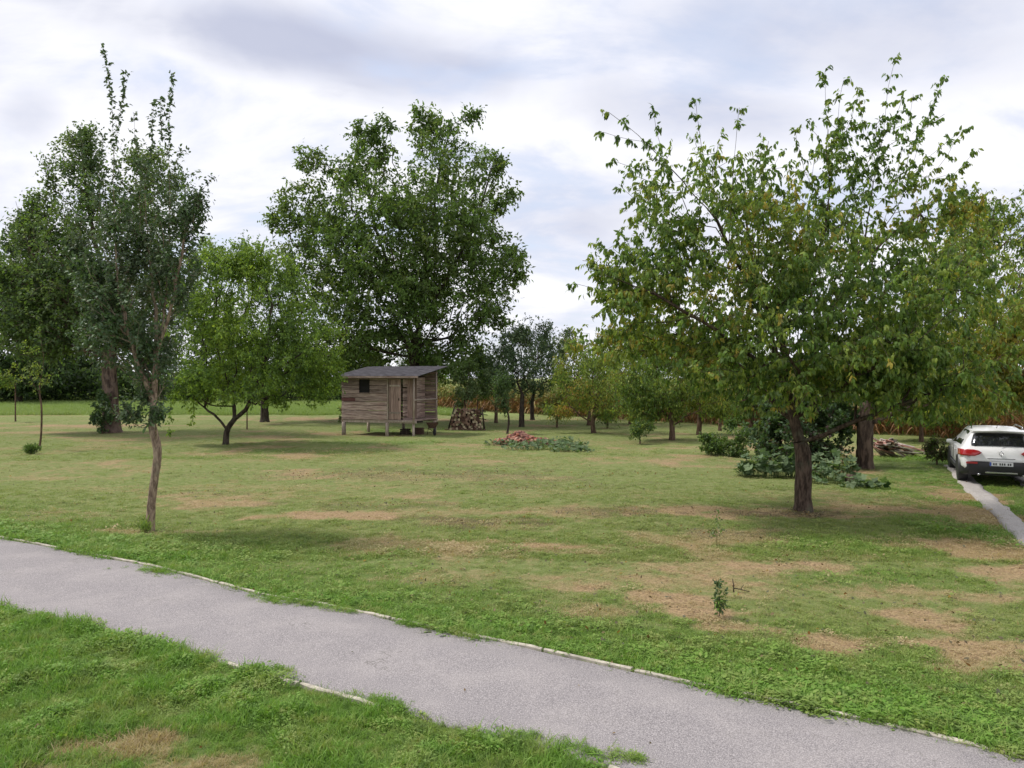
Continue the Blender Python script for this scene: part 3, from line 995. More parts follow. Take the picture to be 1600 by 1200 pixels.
    for i in range(n):
        if par[i] >= 0: kids[par[i]].append(i)
    order = sorted(range(n), key=lambda i: -i)
    tips = np.zeros(n)
    for i in order:
        if not kids[i]: acc[i] += tip ** expo; tips[i] += 1
        if par[i] >= 0: acc[par[i]] += acc[i]; tips[par[i]] += tips[i]
    rad = acc ** (1 / expo)
    # fit to the trunk's given radii
    f = trad[ntrunk - 1] / max(rad[ntrunk - 1], 1e-6)
    f = min(f, 1.0) if f < 1 else min(f, 1.6)
    for i in range(n):
        if i < ntrunk: rad[i] = trad[i]
        else: rad[i] = min(max(tip * .6, rad[i] * (f if rad[i] > tip * 3 else 1)), rad[par[i]] * .96)
    # chains
    chains = []; limb_of = np.full(n, -1)
    stack = [(0, -1, -1)]
    limb_id = 0
    while stack:
        i, p, lid = stack.pop()
        ch = [i] if p < 0 else [p, i]
        is_trunk = p < 0
        while True:
            limb_of[i] = lid
            if not kids[i]: break
            ks = sorted(kids[i], key=lambda k: (-(1 if (is_trunk and k < ntrunk) else 0), -rad[k]))
            for k in ks[1:]:
                nl = lid
                if is_trunk or lid < 0: nl = limb_id; limb_id += 1
                stack.append((k, i, nl))
            if is_trunk and i == ntrunk - 1:
                # the trunk ends; all further growth counts as limbs
                nl = limb_id; limb_id += 1
                stack.append((ks[0], i, nl)); break
            i = ks[0]; ch.append(i)
        chains.append((ch, lid, is_trunk))
    bm_ = bark or BARK_BROWN
    bark_c = {'trunk': [], 'twigs': []}; limbs_c = {}
    rt = trad[0]
    for ch, lid, is_tr in chains:
        pp = P[ch]; rr = rad[ch].copy()
        if not is_tr and len(ch) > 1: rr[0] = rr[1]
        pp, rr = smooth_chain(pp, rr, step * .6 if not is_tr else .12)
        if is_tr:
            hgt = np.clip((pp[:, 2] + .12) / .35, 0, 1); rr = rr * (1 + .35 * (1 - hgt) ** 2)
            bark_c['trunk'].append((pp, rr))
        elif rr[0] > thick * rt: limbs_c.setdefault(lid, []).append((pp, rr))
        else: bark_c['twigs'].append((pp, rr))
    def put(nm, ch, kind=None):
        me = tubes_mesh(ch)
        if me: me.name = nm; me.materials.append(bm_); return link_mesh(nm, me, root, kind=kind)
    put('trunk', bark_c['trunk'])
    for lid in limbs_c: put('branch', limbs_c[lid])
    # leaves
    lr = leafr or 3.2 * tip
    sel = np.where(((leafy == 1) & (tips <= maxtips)) | (leafy == 2))[0]
    sel = sel[sel >= ntrunk]
    p0 = P[sel]; dv = unit(P[sel] - P[par[sel]])
    nt = twigs
    m = len(sel) * nt
    shoot_keep = g.uniform(size=m) < shoot_dens
    tp = np.repeat(p0, nt, 0); td = np.repeat(dv, nt, 0)
    sh = np.repeat((leafy[sel] == 2), nt)
    td = unit(td * .6 + g.normal(size=(m, 3)) * .55 * spread + np.array([0, 0, up]))
    tl = twig * g.uniform(.35, 1.0, m)
    tl = np.where(sh, tl * .6, tl)
    tp = tp - np.repeat(dv, nt, 0) * g.uniform(0, step, (m, 1)) * np.where(sh, .2, 1.0)[:, None]
    if twigtubes:
        for i in range(m):
            a = tp[i]; b = tp[i] + td[i] * tl[i]
            bark_c['twigs'].append((np.array([a, b]), np.array([tip * .55, tip * .3])))
    put('twigs', bark_c['twigs'], 'stuff')
    # colour of each twig's leaves
    pal = np.array(pal)
    key = np.array([vnoise(np.array([q_[0] * 1.0]), np.array([q_[2] + q_[1] * .7]), .9, seed % 50)[0] for q_ in p0]) if len(p0) < 1 else vnoise(p0[:, 0] + p0[:, 1] * .5, p0[:, 2] + p0[:, 1] * .4, .9, seed % 50)
    key = np.repeat(key, nt)
    kp = (~sh) | shoot_keep
    tp, td, tl, key = tp[kp], td[kp], tl[kp], key[kp]; m = len(tp)
    kk = np.clip(key * clump + g.uniform(size=m) * (1 - clump), 0, .9999) * len(pal)
    k = per
    tt = np.tile(np.linspace(.15, 1, k), m)
    lp = np.repeat(tp, k, 0) + np.repeat(td * tl[:, None], k, 0) * tt[:, None]
    ld = np.repeat(td, k, 0) * .45 + g.normal(size=(m * k, 3)) * .6 + np.array([0, 0, -droop * 1.6])
    ln = np.array([0, 0, 1.0]) + g.normal(size=(m * k, 3)) * .7
    L = leaf[0] * g.uniform(.6, 1.2, m * k); Wd = leaf[1] * g.uniform(.7, 1.2, m * k)
    ki = np.clip(np.repeat(kk, k) + g.normal(0, .35, m * k), 0, len(pal) - .001)
    i0 = ki.astype(int); c = pal[i0]
    c = c * (1 + g.normal(0, jitter, (m * k, 1))).clip(.45, 1.8)
    c = np.clip(c, .008, .7)
    me = leaves_mesh('crown', lp, ld, ln, L, Wd, c, tpl); me.materials.append(lmat or LEAF)
    link_mesh('crown', me, root, kind='stuff')
    print('TREE', name, base, 'leaves', len(lp), 'tris', len(me.polygons))
    STAT[0] += len(me.polygons)
    return root


DG = (.066, .125, .034); MG = (.12, .205, .042); YG = (.22, .29, .052); OY = (.36, .30, .06); OR = (.40, .22, .07); BLG = (.085, .14, .072); PALEG = (.19, .25, .125); BRT = (.21, .32, .045)
exec_trees = True


STAT = [0]


def orchard():
    # --- the cherry tree on the right of the lawn
    tree('cherry_tree', 'large spreading cherry tree with dark trunk and sparse tall shoots before the squash plants', (1256, 797),
         [(1256, 797, 0, .19), (1255, 770, 0, .175), (1256, 740, 0, .165), (1255, 712, 0, .16), (1250, 690, 0, .14)],
         limbs=[[(1250, 690, 0), (1244, 660, .1), (1238, 620, .2), (1232, 560, .2), (1200, 490, -.2), (1150, 420, -.3), (1110, 350, -.5), (1060, 290, -.4), (1010, 245, -.6), (990, 225, -.6)],
                [(1250, 690, 0), (1275, 678, -.4), (1310, 655, -.8), (1360, 630, -1.2), (1430, 600, -1.6), (1500, 575, -1.5)],
                [(1244, 660, .1), (1262, 600, .5), (1300, 520, .8), (1350, 440, 1.0), (1385, 360, 1.0), (1392, 270, .8)],
                [(1385, 400, 1), (1420, 340, 1.1), (1450, 290, 1.1)], [(1370, 410, 1), (1440, 350, 1.4), (1500, 310, 1.6)],
                [(1232, 560, .2), (1236, 500, .4), (1280, 420, .3), (1298, 330, .2), (1298, 270, .1)],
                [(1262, 600, .5), (1240, 540, 1.2), (1220, 430, 1.6), (1200, 330, 1.5), (1170, 240, 1.2)],
                [(1238, 630, .2), (1180, 570, -.5), (1100, 520, -1.0), (1010, 470, -1.2), (930, 440, -1.2)],
                [(1244, 655, .1), (1160, 560, .8), (1080, 545, 1.3), (980, 540, 1.5)],
                [(1244, 650, .1), (1230, 600, -1.0), (1180, 560, -2.0), (1130, 540, -2.6)], [(1250, 650, .1), (1300, 590, -1.0), (1350, 540, -2.2), (1380, 500, -2.6)],
                [(1300, 520, .8), (1380, 480, .8), (1440, 450, .8)], [(1110, 350, -.5), (1090, 270, -.5), (1085, 210, -.4)], [(1130, 390, -.4), (1140, 300, -.2), (1150, 220, 0)]],
         lobes=[(1120, 470, 150, 95, 130, 0, 2.0), (1290, 420, 110, 105, 120, 0, 1.9), (1230, 540, 200, 90, 190, 0, 2.8), (1380, 540, 130, 100, 110, -.5, 2.3), (985, 455, 85, 42, 45, -1.0, .8), (1370, 590, 100, 50, 70, -1.0, 1.6), (1130, 580, 120, 50, 80, -.3, 2.2), (1270, 585, 90, 45, 60, -1.2, 1.6),
                (1065, 295, 110, 95, 56, -.4, 1.4), (1170, 270, 90, 85, 34, .8, 1.2), (1400, 290, 125, 100, 46, 1.0, 1.4), (985, 400, 75, 60, 26, -.6, .8), (1310, 280, 40, 80, 8, .2, .6), (1180, 380, 120, 70, 60, 0, 1.5), (1020, 380, 70, 45, 16, -.6, .7), (1440, 400, 100, 70, 50, .8, 1.3), (1520, 290, 75, 75, 28, 1.4, 1.0), (1250, 480, 160, 90, 90, -1.6, 1.0), (1040, 520, 110, 50, 60, .6, 1.5), (1400, 500, 110, 80, 70, -1.4, 1.2)],
         shoots=[[(990, 225, -.6), (965, 205, -.6), (945, 190, -.6)], [(1000, 235, -.6), (960, 225, -.5), (938, 218, -.5)], [(1030, 260, -.5), (1020, 215, -.4), (1016, 180, -.4)], [(1392, 270, .8), (1405, 190, .7), (1412, 120, .7), (1424, 72, .7)], [(1450, 290, 1.1), (1472, 210, 1.0), (1495, 140, 1.0), (1515, 98, 1.0)], [(1500, 310, 1.6), (1550, 250, 1.6), (1590, 205, 1.6)],
                 [(1298, 270, .1), (1296, 190, .1), (1292, 108, .1)], [(1298, 300, .2), (1330, 200, .3), (1352, 135, .3)], [(1298, 260, .1), (1310, 180, 0), (1318, 125, 0)], [(1450, 290, 1.1), (1500, 220, 1.3), (1560, 172, 1.3)], [(1400, 260, .8), (1380, 190, .9), (1372, 130, .9)], [(1085, 215, -.4), (1082, 190, -.4), (1080, 165, -.4)], [(1150, 225, 0), (1152, 195, 0), (1155, 168, 0)],
                 [(1440, 350, 1.4), (1520, 290, 1.8), (1600, 270, 2.0)], [(1385, 360, 1), (1360, 290, .8), (1345, 220, .8), (1340, 160, .8)], [(1420, 330, 1.1), (1440, 240, 1), (1455, 170, 1), (1465, 120, 1)], [(1400, 200, .8), (1430, 160, .8), (1440, 130, .8)], [(1470, 270, 1.1), (1530, 250, 1.2), (1590, 300, 1.4)], [(1500, 310, 1.6), (1560, 320, 1.8), (1610, 300, 1.8)], [(1450, 290, 1.1), (1490, 250, .6), (1530, 190, .5)], [(1440, 330, 1.2), (1500, 350, .8), (1560, 370, .6)],
                 [(1370, 300, 1), (1330, 260, 1.3), (1270, 230, 1.4)], [(1200, 330, 1.5), (1230, 270, 1.7), (1262, 205, 1.7)], [(1040, 280, -.5), (985, 265, -.2), (955, 255, -.2)], [(1298, 330, .2), (1265, 260, .3), (1250, 195, .3)], [(1180, 290, 1), (1205, 240, 1), (1215, 205, 1)],
                 [(1010, 470, -1.2), (940, 465, -1.4), (888, 455, -1.4)], [(1060, 290, -.4), (1000, 300, -.4), (975, 330, -.4)], [(1110, 350, -.5), (1020, 375, -.4), (970, 385, -.5)]], leaf=(.125, .052), per=8, twig=.34, twigs=3, droop=.8, up=-.1, spread=1.0, pal=(DG, MG, MG, (.15, .24, .05), YG, YG, OY), bark=BARK_CHERRY, tpl=TPL4, dens=2.1, shoot_step=.26, shoot_dens=.95, bough=.28, step=.33, bf=.30, tip=.0048, thick=.2, seed=5, leafr=.011, clump=.45, jitter=.22)
    # long bare shoots with leaf bunches only at their ends are separate limbs of the same tree


def shrub(name, label, px, py, rx, ry, n, leaf, pal, cat='bush', seed=1, Y=None, group=None, tr=.03, **kw):
    """bush growing from the ground: lobes sit just above the base"""
    D = H * F / (py - HY) if Y is None else Y
    args = dict(per=5, twig=.22, twigs=4, droop=.3, up=.3, step=.2, tip=.004, bf=.2, leafr=.02, bark=BARK_BROWN)
    args.update(kw)
    lob = kw.pop('lobes', None)
    args.pop('lobes', None)
    return tree(name, label, (px, py), [(px, py, 0, tr), (px, py - ry * .5, 0, tr * .7)], lobes=lob or [(px, py - ry, rx, ry, n)], leaf=leaf, pal=pal, cat=cat, seed=seed, Y=Y, group=group, **args)


orchard()

# --- young pear tree, near left
tree('pear_tree', 'slender young pear tree with bent pale trunk and tall upright shoots near the footpath', (232, 826),
     [(232, 826, 0, .088), (236, 790, 0, .078), (240, 755, 0, .072), (246, 715, 0, .072), (244, 690, 0, .078), (238, 665, 0, .072), (240, 630, 0, .06), (244, 560, 0, .045), (240, 480, .1, .032)],
     limbs=[[(238, 665, 0), (226, 668, -.1), (208, 652, -.3), (190, 636, -.4)], [(240, 630, 0), (220, 560, -.2), (200, 470, -.3), (190, 360, -.3), (186, 240, -.2)], [(244, 560, 0), (252, 460, .2), (258, 360, .2), (257, 250, .2)],
            [(240, 600, 0), (190, 520, .3), (160, 430, .4), (140, 330, .4)], [(244, 560, 0), (275, 480, -.2), (292, 400, -.2), (300, 330, -.1)], [(242, 640, 0), (262, 600, -.3), (266, 640, -.5)],
            [(240, 480, .1), (226, 380, .1), (222, 280, .1)]],
     lobes=[(215, 470, 75, 130, 170, 0, .9), (225, 350, 60, 85, 70, 0, .7), (240, 590, 38, 50, 50, 0, .5), (170, 440, 45, 85, 45, .2, .6), (288, 400, 36, 85, 70, -.1, .5), (312, 340, 18, 40, 16, -.1, .3), (130, 380, 30, 80, 34, .3, .5), (205, 650, 20, 18, 12, -.3, .25), (262, 640, 10, 24, 9, -.5, .2), (190, 540, 55, 50, 45, 0, .7), (150, 500, 40, 70, 30, .2, .5)],
     shoots=[[(186, 240, -.2), (184, 180, -.2), (178, 130, -.2), (170, 88, -.2)], [(186, 250, -.2), (190, 190, -.1), (200, 120, -.1)], [(257, 250, .2), (257, 180, .2), (262, 112, .2)], [(222, 290, .1), (234, 220, .1), (236, 160, .1)], [(257, 280, .2), (272, 230, .3), (282, 235, .3)],
             [(222, 280, .1), (212, 230, 0), (208, 175, 0)], [(300, 330, -.1), (318, 300, -.1), (335, 282, -.1)], [(140, 330, .4), (112, 260, .4), (108, 195, .4)], [(250, 240, .2), (245, 200, .2), (243, 150, .2)], [(140, 330, .4), (140, 270, .3), (148, 205, .3)]],
     leaf=(.085, .042), per=5, twig=.24, twigs=3, droop=.25, up=.7, spread=.8, pal=(BLG, DG, (.08, .12, .06), (.10, .14, .075)), bark=BARK_PEAR, tpl=TPL4, dens=2.6, step=.22, bf=.5, tip=.0032, thick=.25, seed=21, twigtubes=False, leafr=.009, lmat=LEAF_DULL, shoot_dens=.85)

# --- big old tree behind it, ivy at its foot
tree('old_tree', 'tall broad tree with thick ivy-hung trunk behind the young pear tree', (173, 675),
     [(173, 675, 0, .50), (173, 640, 0, .40), (172, 600, 0, .36), (172, 560, 0, .33), (175, 500, 0, .30)],
     limbs=[[(175, 500, 0), (150, 420, .5), (125, 320, .8), (112, 220, .8)], [(175, 510, 0), (200, 420, .3), (220, 330, .3), (225, 250, .3)], [(172, 540, 0), (110, 470, -.5), (60, 390, -.8), (40, 320, -.8)], [(175, 520, 0), (220, 450, .3), (250, 380, .3)], [(172, 560, 0), (110, 540, 1), (60, 520, 1.5)]],
     lobes=[(170, 400, 120, 120, 300, 0, 4), (115, 280, 42, 80, 70), (225, 300, 75, 60, 90), (60, 430, 55, 90, 120), (45, 350, 22, 50, 30), (130, 500, 130, 60, 160), (140, 250, 26, 50, 24), (60, 540, 70, 40, 80), (230, 500, 60, 70, 60), (40, 470, 60, 60, 90), (300, 440, 40, 60, 40), (90, 350, 50, 60, 50)],
     leaf=(.21, .11), per=5, twig=.75, twigs=4, droop=.25, up=.4, pal=(BLG, (.08, .13, .05), MG, (.11, .16, .065), (.14, .19, .085)), bark=BARK_BIG, dens=2.7, step=.8, tip=.009, bf=.35, leafr=.04, seed=33)

# --- walnut behind the shed
tree('walnut_tree', 'huge dark green walnut tree rising behind the wooden shed', (648, 661),
     [(648, 661, 0, .46), (648, 610, 0, .38), (648, 560, 0, .34), (652, 520, 0, .33)],
     limbs=[[(652, 520, 0), (660, 440, .5), (672, 350, .8), (685, 260, .8), (700, 190, .8)], [(648, 530, 0), (620, 450, -.5), (590, 360, -1), (575, 270, -1)], [(648, 545, 0), (580, 500, 1), (520, 440, 1.5), (460, 370, 2)], [(652, 520, 0), (700, 440, -1), (745, 360, -1.5), (770, 270, -1.5)],
            [(648, 550, 0), (710, 500, 1), (770, 440, 1.5), (810, 400, 1.5)], [(648, 560, 0), (560, 540, -1), (490, 520, -1.5)], [(652, 530, 0), (700, 530, -2), (760, 500, -2.5)], [(640, 500, 0), (640, 400, 2), (630, 300, 3)]],
     lobes=[(600, 340, 90, 100, 230, 0, 4.5), (690, 330, 90, 110, 230, 0, 4.5), (500, 380, 75, 85, 150, 0, 3.5), (560, 470, 110, 65, 170, 0, 4), (720, 450, 85, 75, 150, 0, 3.5), (780, 405, 45, 50, 55), (690, 215, 48, 32, 40), (660, 175, 20, 14, 8), (735, 180, 18, 16, 9), (575, 230, 36, 35, 40), (480, 250, 20, 18, 10), (770, 260, 32, 22, 16), (785, 310, 26, 30, 18), (440, 340, 28, 40, 26), (520, 270, 40, 30, 30), (600, 540, 90, 40, 90, 1, 3.5), (700, 540, 60, 45, 60), (500, 545, 60, 50, 70, 3, 3), (770, 500, 40, 25, 20), (600, 195, 22, 16, 10), (560, 565, 60, 26, 50, 2, 3), (480, 590, 50, 26, 40, 3, 3), (700, 570, 50, 26, 46, 2, 3), (745, 555, 40, 26, 30, 2, 2), (640, 440, 60, 70, 80, 3, 3), (590, 440, 90, 100, 120, -3, 2), (700, 420, 90, 100, 120, -3, 2)],
     leaf=(.29, .135), per=5, twig=.75, twigs=3, droop=.3, up=.15, pal=(DG, MG, MG, (.12, .175, .045), (.15, .20, .055)), bark=BARK_DARK, dens=2.9, step=.75, tip=.007, bf=.33, leafr=.036, seed=42, hollow=.3)

# --- plum tree in front of the meadow
tree('plum_tree', 'leaning fork-trunked plum tree with bright green top left of the shed', (352, 695),
     [(352, 695, 0, .13), (355, 672, 0, .115), (366, 655, 0, .11)],
     limbs=[[(366, 655, 0), (363, 635, .2), (352, 600, .4), (330, 530, .5), (330, 450, .5)], [(366, 655, 0), (385, 640, -.1), (402, 615, -.3), (420, 560, -.4), (430, 480, -.4)], [(363, 635, .2), (335, 632, -.5), (320, 615, -.8)], [(402, 615, -.3), (450, 570, -.6), (500, 540, -.8)]],
     lobes=[(390, 480, 95, 90, 200, 0, 2.6), (330, 520, 68, 90, 130, 0, 2.2), (460, 545, 84, 50, 130, -.3, 2.2), (360, 400, 60, 40, 60, 0, 1.6), (350, 410, 45, 40, 40), (430, 430, 50, 45, 50), (390, 595, 120, 36, 130, 0, 2.4), (300, 605, 36, 40, 44), (500, 590, 42, 40, 60), (445, 628, 20, 12, 6)], shoots=[[(302, 612, 0), (303, 640, 0), (300, 662, 0)], [(268, 610, 0), (267, 645, 0), (264, 678, 0)], [(445, 622, 0), (448, 640, 0)]],
     leaf=(.135, .07), per=5, twig=.38, twigs=4, droop=.5, up=.1, pal=(DG, MG, (.15, .25, .045), BRT, BRT, (.25, .34, .05)), bark=BARK_DARK, dens=3.6, step=.4, tip=.005, bf=.35, leafr=.022, seed=51, jitter=.2)
tree('fruit_tree', 'dark thick-trunked fruit tree behind the plum tree, left of the shed', (413, 659),
     [(413, 659, 0, .3), (413, 640, 0, .24), (411, 600, 0, .2)], lobes=[(430, 510, 85, 85, 150, 0, 4), (460, 420, 45, 50, 40), (400, 400, 30, 35, 24), (480, 570, 50, 35, 40)],
     leaf=(.2, .11), per=5, twig=.6, twigs=4, pal=(DG, MG, (.09, .15, .04)), bark=BARK_DARK, dens=2.2, step=.7, tip=.01, leafr=.04, seed=58)

# --- saplings on the left
tree('sapling', 'thin curved sapling with sparse leaves and grass tuft at its foot, far left lawn', (60, 703),
     [(60, 703, 0, .045), (64, 680, 0, .036), (65, 640, 0, .034), (62, 615, 0, .03), (62, 600, 0, .02)],
     limbs=[[(62, 612, 0), (50, 600, .1), (42, 580, .1)], [(62, 605, 0), (78, 590, 0), (92, 585, 0)], [(62, 600, 0), (66, 560, .1), (60, 520, .1)]],
     lobes=[(60, 590, 38, 26, 30, 0, .7), (62, 540, 20, 36, 16, 0, .4)], leaf=(.10, .055), per=4, twig=.25, twigs=2, pal=(MG, YG, (.09, .14, .05)), bark=BARK_BROWN, step=.25, tip=.004, leafr=.012, seed=61)
tree('sapling', 'small straight sapling with rounded crown at the meadow edge, leftmost', (24, 658), [(24, 658, 0, .05), (24, 630, 0, .04), (24, 600, 0, .03)],
     lobes=[(24, 585, 22, 28, 50, 0, .9)], leaf=(.15, .08), per=4, twig=.35, twigs=3, pal=(MG, YG, (.1, .15, .05)), step=.35, tip=.006, leafr=.02, seed=62)
tree('sapling', 'thin bare stake-like sapling under the plum tree, left of the shed', (386, 672), [(386, 672, 0, .04), (386, 655, 0, .035), (386, 640, 0, .03)],
     lobes=[(386, 632, 8, 8, 6, 0, .3)], leaf=(.1, .05), per=2, twig=.2, twigs=2, pal=(MG, YG), step=.3, tip=.006, leafr=.02, seed=63)

# --- orchard trees in the middle distance
mid = [
    ('grey_green_tree', 'tall narrow grey-green pear tree with two-tone crown right of the walnut', (815, 667), .17, [(815, 667), (815, 640), (816, 615)], [(815, 560, 46, 55, 130), (830, 515, 36, 25, 34), (800, 530, 26, 26, 26), (795, 590, 34, 30, 34)], (.15, .075), (BLG, (.07, .12, .06), PALEG), 71),
    ('grey_green_tree', 'smaller dark grey-green tree standing just behind the narrow pear tree', (832, 656), .15, [(832, 656), (831, 630), (835, 610)], [(862, 560, 42, 45, 110), (850, 600, 40, 24, 50), (885, 535, 26, 22, 24)], (.17, .085), (BLG, (.06, .10, .05), PALEG), 72),
    ('grey_green_tree', 'thin leaning young tree with narrow dark crown beside the brick heap', (792, 678), .06, [(792, 678), (795, 655), (790, 635)], [(786, 605, 18, 40, 50)], (.12, .06), (BLG, DG, (.07, .11, .05)), 73),
    ('young_tree', 'small yellow-green young tree with slim trunk right of the brick heap', (870, 668), .06, [(870, 668), (871, 650), (872, 638)], [(866, 638, 28, 16, 44), (875, 620, 22, 12, 18)], (.12, .06), (YG, (.18, .21, .06), OY), 74),
    ('peach_tree', 'round orange-tinged peach tree with short dark trunk in mid orchard', (928, 676), .13, [(928, 676), (926, 660), (930, 640)], [(930, 590, 66, 52, 170), (900, 570, 36, 36, 50), (960, 550, 40, 34, 44), (925, 636, 58, 18, 60)], (.14, .055), (MG, MG, YG, YG, OY, OR), 75),
    ('peach_tree', 'darker peach tree half hidden behind the orange-tinged one', (920, 664), .13, [(920, 664), (920, 645), (915, 625)], [(900, 600, 40, 34, 70), (960, 540, 40, 26, 40)], (.16, .07), (DG, MG, YG, OY), 76),
    ('peach_tree', 'broad green and rust peach tree with pale band on its trunk', (1050, 688), .14, [(1050, 688), (1050, 665), (1048, 640)], [(1040, 590, 80, 52, 190), (1000, 615, 54, 40, 90), (1075, 635, 50, 22, 50), (1010, 545, 60, 26, 50), (1090, 600, 40, 36, 40), (1000, 640, 34, 16, 22)], (.14, .055), (DG, MG, MG, YG, YG, OY), 77),
    ('peach_tree', 'smaller dark trunked peach tree right of the broad one', (1092, 680), .13, [(1092, 680), (1093, 655), (1092, 635)], [(1100, 590, 62, 50, 150), (1130, 630, 44, 28, 60)], (.15, .065), (DG, MG, YG, YG), 78),
    ('peach_tree', 'slim peach tree left of the dark bushes below the cherry crown', (1125, 672), .10, [(1125, 672), (1125, 650), (1126, 630)], [(1140, 590, 50, 42, 90), (1160, 560, 60, 30, 60)], (.16, .075), (DG, MG, YG), 79),
    ('peach_tree', 'far peach tree with leafy round crown directly left of the cherry crown', (985, 662), .12, [(985, 662), (985, 640), (985, 620)], [(985, 580, 56, 52, 130), (1010, 525, 44, 30, 60), (980, 625, 44, 20, 40)], (.19, .08), (DG, MG, YG, PALEG), 83),
    ('peach_tree', 'far tree seen through the lower left of the cherry crown', (1175, 668), .12, [(1175, 668), (1175, 645), (1175, 625)], [(1190, 590, 62, 42, 120), (1180, 640, 40, 20, 30)], (.19, .08), (DG, MG, MG), 84),
    ('young_tree', 'feathery pale green tree on the skyline right of the walnut crown', (775, 660), .12, [(775, 660), (775, 640), (775, 615)], [(775, 570, 30, 42, 60), (765, 600, 34, 30, 40)], (.19, .08), (PALEG, BLG, MG), 85),
    ('young_tree', 'young light green tree growing behind the firewood stack', (728, 668), .06, [(728, 668), (727, 645), (726, 625)], [(726, 600, 22, 32, 70), (722, 570, 20, 18, 20)], (.15, .07), (MG, (.12, .18, .06), PALEG), 80),
    ('young_tree', 'slender young tree right behind the firewood stack with bluish leaves', (746, 664), .05, [(746, 664), (746, 645), (746, 625)], [(748, 602, 15, 24, 44)], (.15, .07), (BLG, MG, PALEG), 81),
    ('young_tree', 'little round green bush-tree far back between the peach trees', (949, 670), .05, [(949, 670), (949, 662), (949, 655)], [(949, 652, 14, 12, 26)], (.13, .07), (MG, DG), 82),
]
for nm, lab, bs, r0, tr, lobs, lf, pl, sd in mid:
    tree(nm, lab, bs, [(x, y, 0, r0 * (1 - .18 * i)) for i, (x, y) in enumerate(tr)], lobes=lobs, leaf=lf, per=5, twig=.5, twigs=4, droop=.4 if 'peach' not in nm else .8, up=.5 if 'grey' in nm else .1,
         pal=pl, bark=BARK_BROWN if 'grey' not in nm else BARK_DARK, dens=2.7, step=.45, tip=.006, leafr=.028, seed=sd, clump=.6)

# --- trees on the right
tree('plum_tree', 'tree with straight thick brown trunk and spreading crown behind the cherry tree', (1352, 730),
     [(1352, 730, 0, .27), (1352, 700, 0, .24), (1352, 665, 0, .235), (1354, 640, 0, .22), (1365, 600, 0, .18)],
     limbs=[[(1365, 600, 0), (1400, 520, -.3), (1440, 440, -.4), (1480, 370, -.4)], [(1354, 640, 0), (1420, 590, .5), (1500, 540, .7), (1570, 480, .7)], [(1365, 600, 0), (1350, 520, .8), (1330, 450, 1.2)]],
     lobes=[(1500, 450, 110, 100, 220, 0, 2.8), (1420, 540, 100, 80, 160, 0, 2.8), (1570, 400, 80, 80, 130, .5, 2.5), (1370, 570, 90, 55, 100, 1, 2.2), (1480, 590, 110, 40, 110, .2, 2.4), (1440, 630, 70, 24, 60), (1520, 625, 70, 26, 60), (1590, 330, 50, 35, 30), (1540, 330, 60, 40, 40)],
     leaf=(.15, .065), per=5, twig=.45, twigs=4, droop=.7, up=0, pal=(DG, MG, (.14, .22, .045), YG, YG, OY), bark=BARK_BIG, dens=1.9, step=.45, tip=.007, leafr=.024, seed=91, tpl=TPL2)
tree('peach_tree', 'yellow-green peach tree overhanging the white car from the right edge', (1740, 770),
     [(1740, 770, 0, .16), (1738, 730, 0, .14), (1725, 680, 0, .13)],
     limbs=[[(1725, 680, 0), (1660, 600, -.3), (1590, 540, -.4), (1530, 500, -.4)], [(1725, 680, 0), (1700, 580, .3), (1650, 480, .3)]],
     lobes=[(1580, 540, 90, 85, 200, 0, 1.8), (1500, 610, 60, 36, 60, 0, 1.2), (1640, 460, 90, 60, 100, 0, 1.6), (1560, 600, 60, 44, 80, 0, 1.3), (1630, 610, 70, 36, 60, 0, 1.4), (1700, 520, 90, 80, 90, 0, 1.8), (1530, 560, 40, 44, 40)],
     leaf=(.15, .052), per=6, twig=.4, twigs=4, droop=.8, up=0, pal=(YG, YG, (.27, .30, .06), OY, (.34, .33, .07)), bark=BARK_BROWN, dens=1.8, step=.36, tip=.006, leafr=.02, seed=92, tpl=TPL2)
tree('young_tree', 'leafy green fruit tree at the field edge between the cherry and the car', (1440, 690),
     [(1440, 690, 0, .1), (1440, 665, 0, .085), (1442, 640, 0, .07)], lobes=[(1440, 625, 64, 34, 150, 0, 2), (1510, 632, 64, 34, 140, 1, 2), (1400, 625, 44, 30, 80)],
     leaf=(.17, .085), per=5, twig=.45, twigs=4, pal=(DG, MG, YG, OY), dens=2.2, step=.45, tip=.008, leafr=.03, seed=93)

# --- bushes
BUSH = (DG, MG, (.06, .11, .03))
shrub('bush', 'round dark bush standing alone in the grass left of the peach trees', 1000, 692, 20, 20, 90, (.09, .05), (MG, DG, YG), seed=101, Y=None)
shrub('bush', 'wide low dark bush left of the cherry trunk', 1112, 711, 24, 20, 90, (.10, .06), BUSH, seed=102)
shrub('bush', 'taller light-topped bush behind the squash patch left of the cherry trunk', 1148, 713, 26, 27, 120, (.10, .06), (DG, MG, PALEG), seed=103)
shrub('bush', 'small brownish bush at the rear left of the white car', 1464, 726, 17, 22, 80, (.09, .05), (DG, (.10, .09, .05), MG), seed=104)
shrub('bush', 'dark tangled ivy-covered brush heap behind the cherry trunk', 1225, 728, 46, 50, 260, (.13, .09), (DG, DG, BLG, (.07, .05, .04)), seed=105, lobes=[(1225, 680, 52, 44, 240, 0, 1.4), (1290, 680, 44, 44, 180, 0, 1.1), (1215, 640, 34, 40, 90, 0, .8), (1300, 640, 40, 36, 90, 0, .8)], dens=1.6)
shrub('ivy', 'dense dark ivy climbing the left side of the old trunk', 160, 677, 15, 32, 120, (.12, .10), (DG, BLG, MG), cat='ivy', seed=106)
shrub('grass_tuft', 'dark green grass tuft at the foot of the curved sapling', 48, 710, 13, 5, 40, (.16, .025), (DG, MG), cat='grass tuft', seed=107, up=.9, droop=-.5)
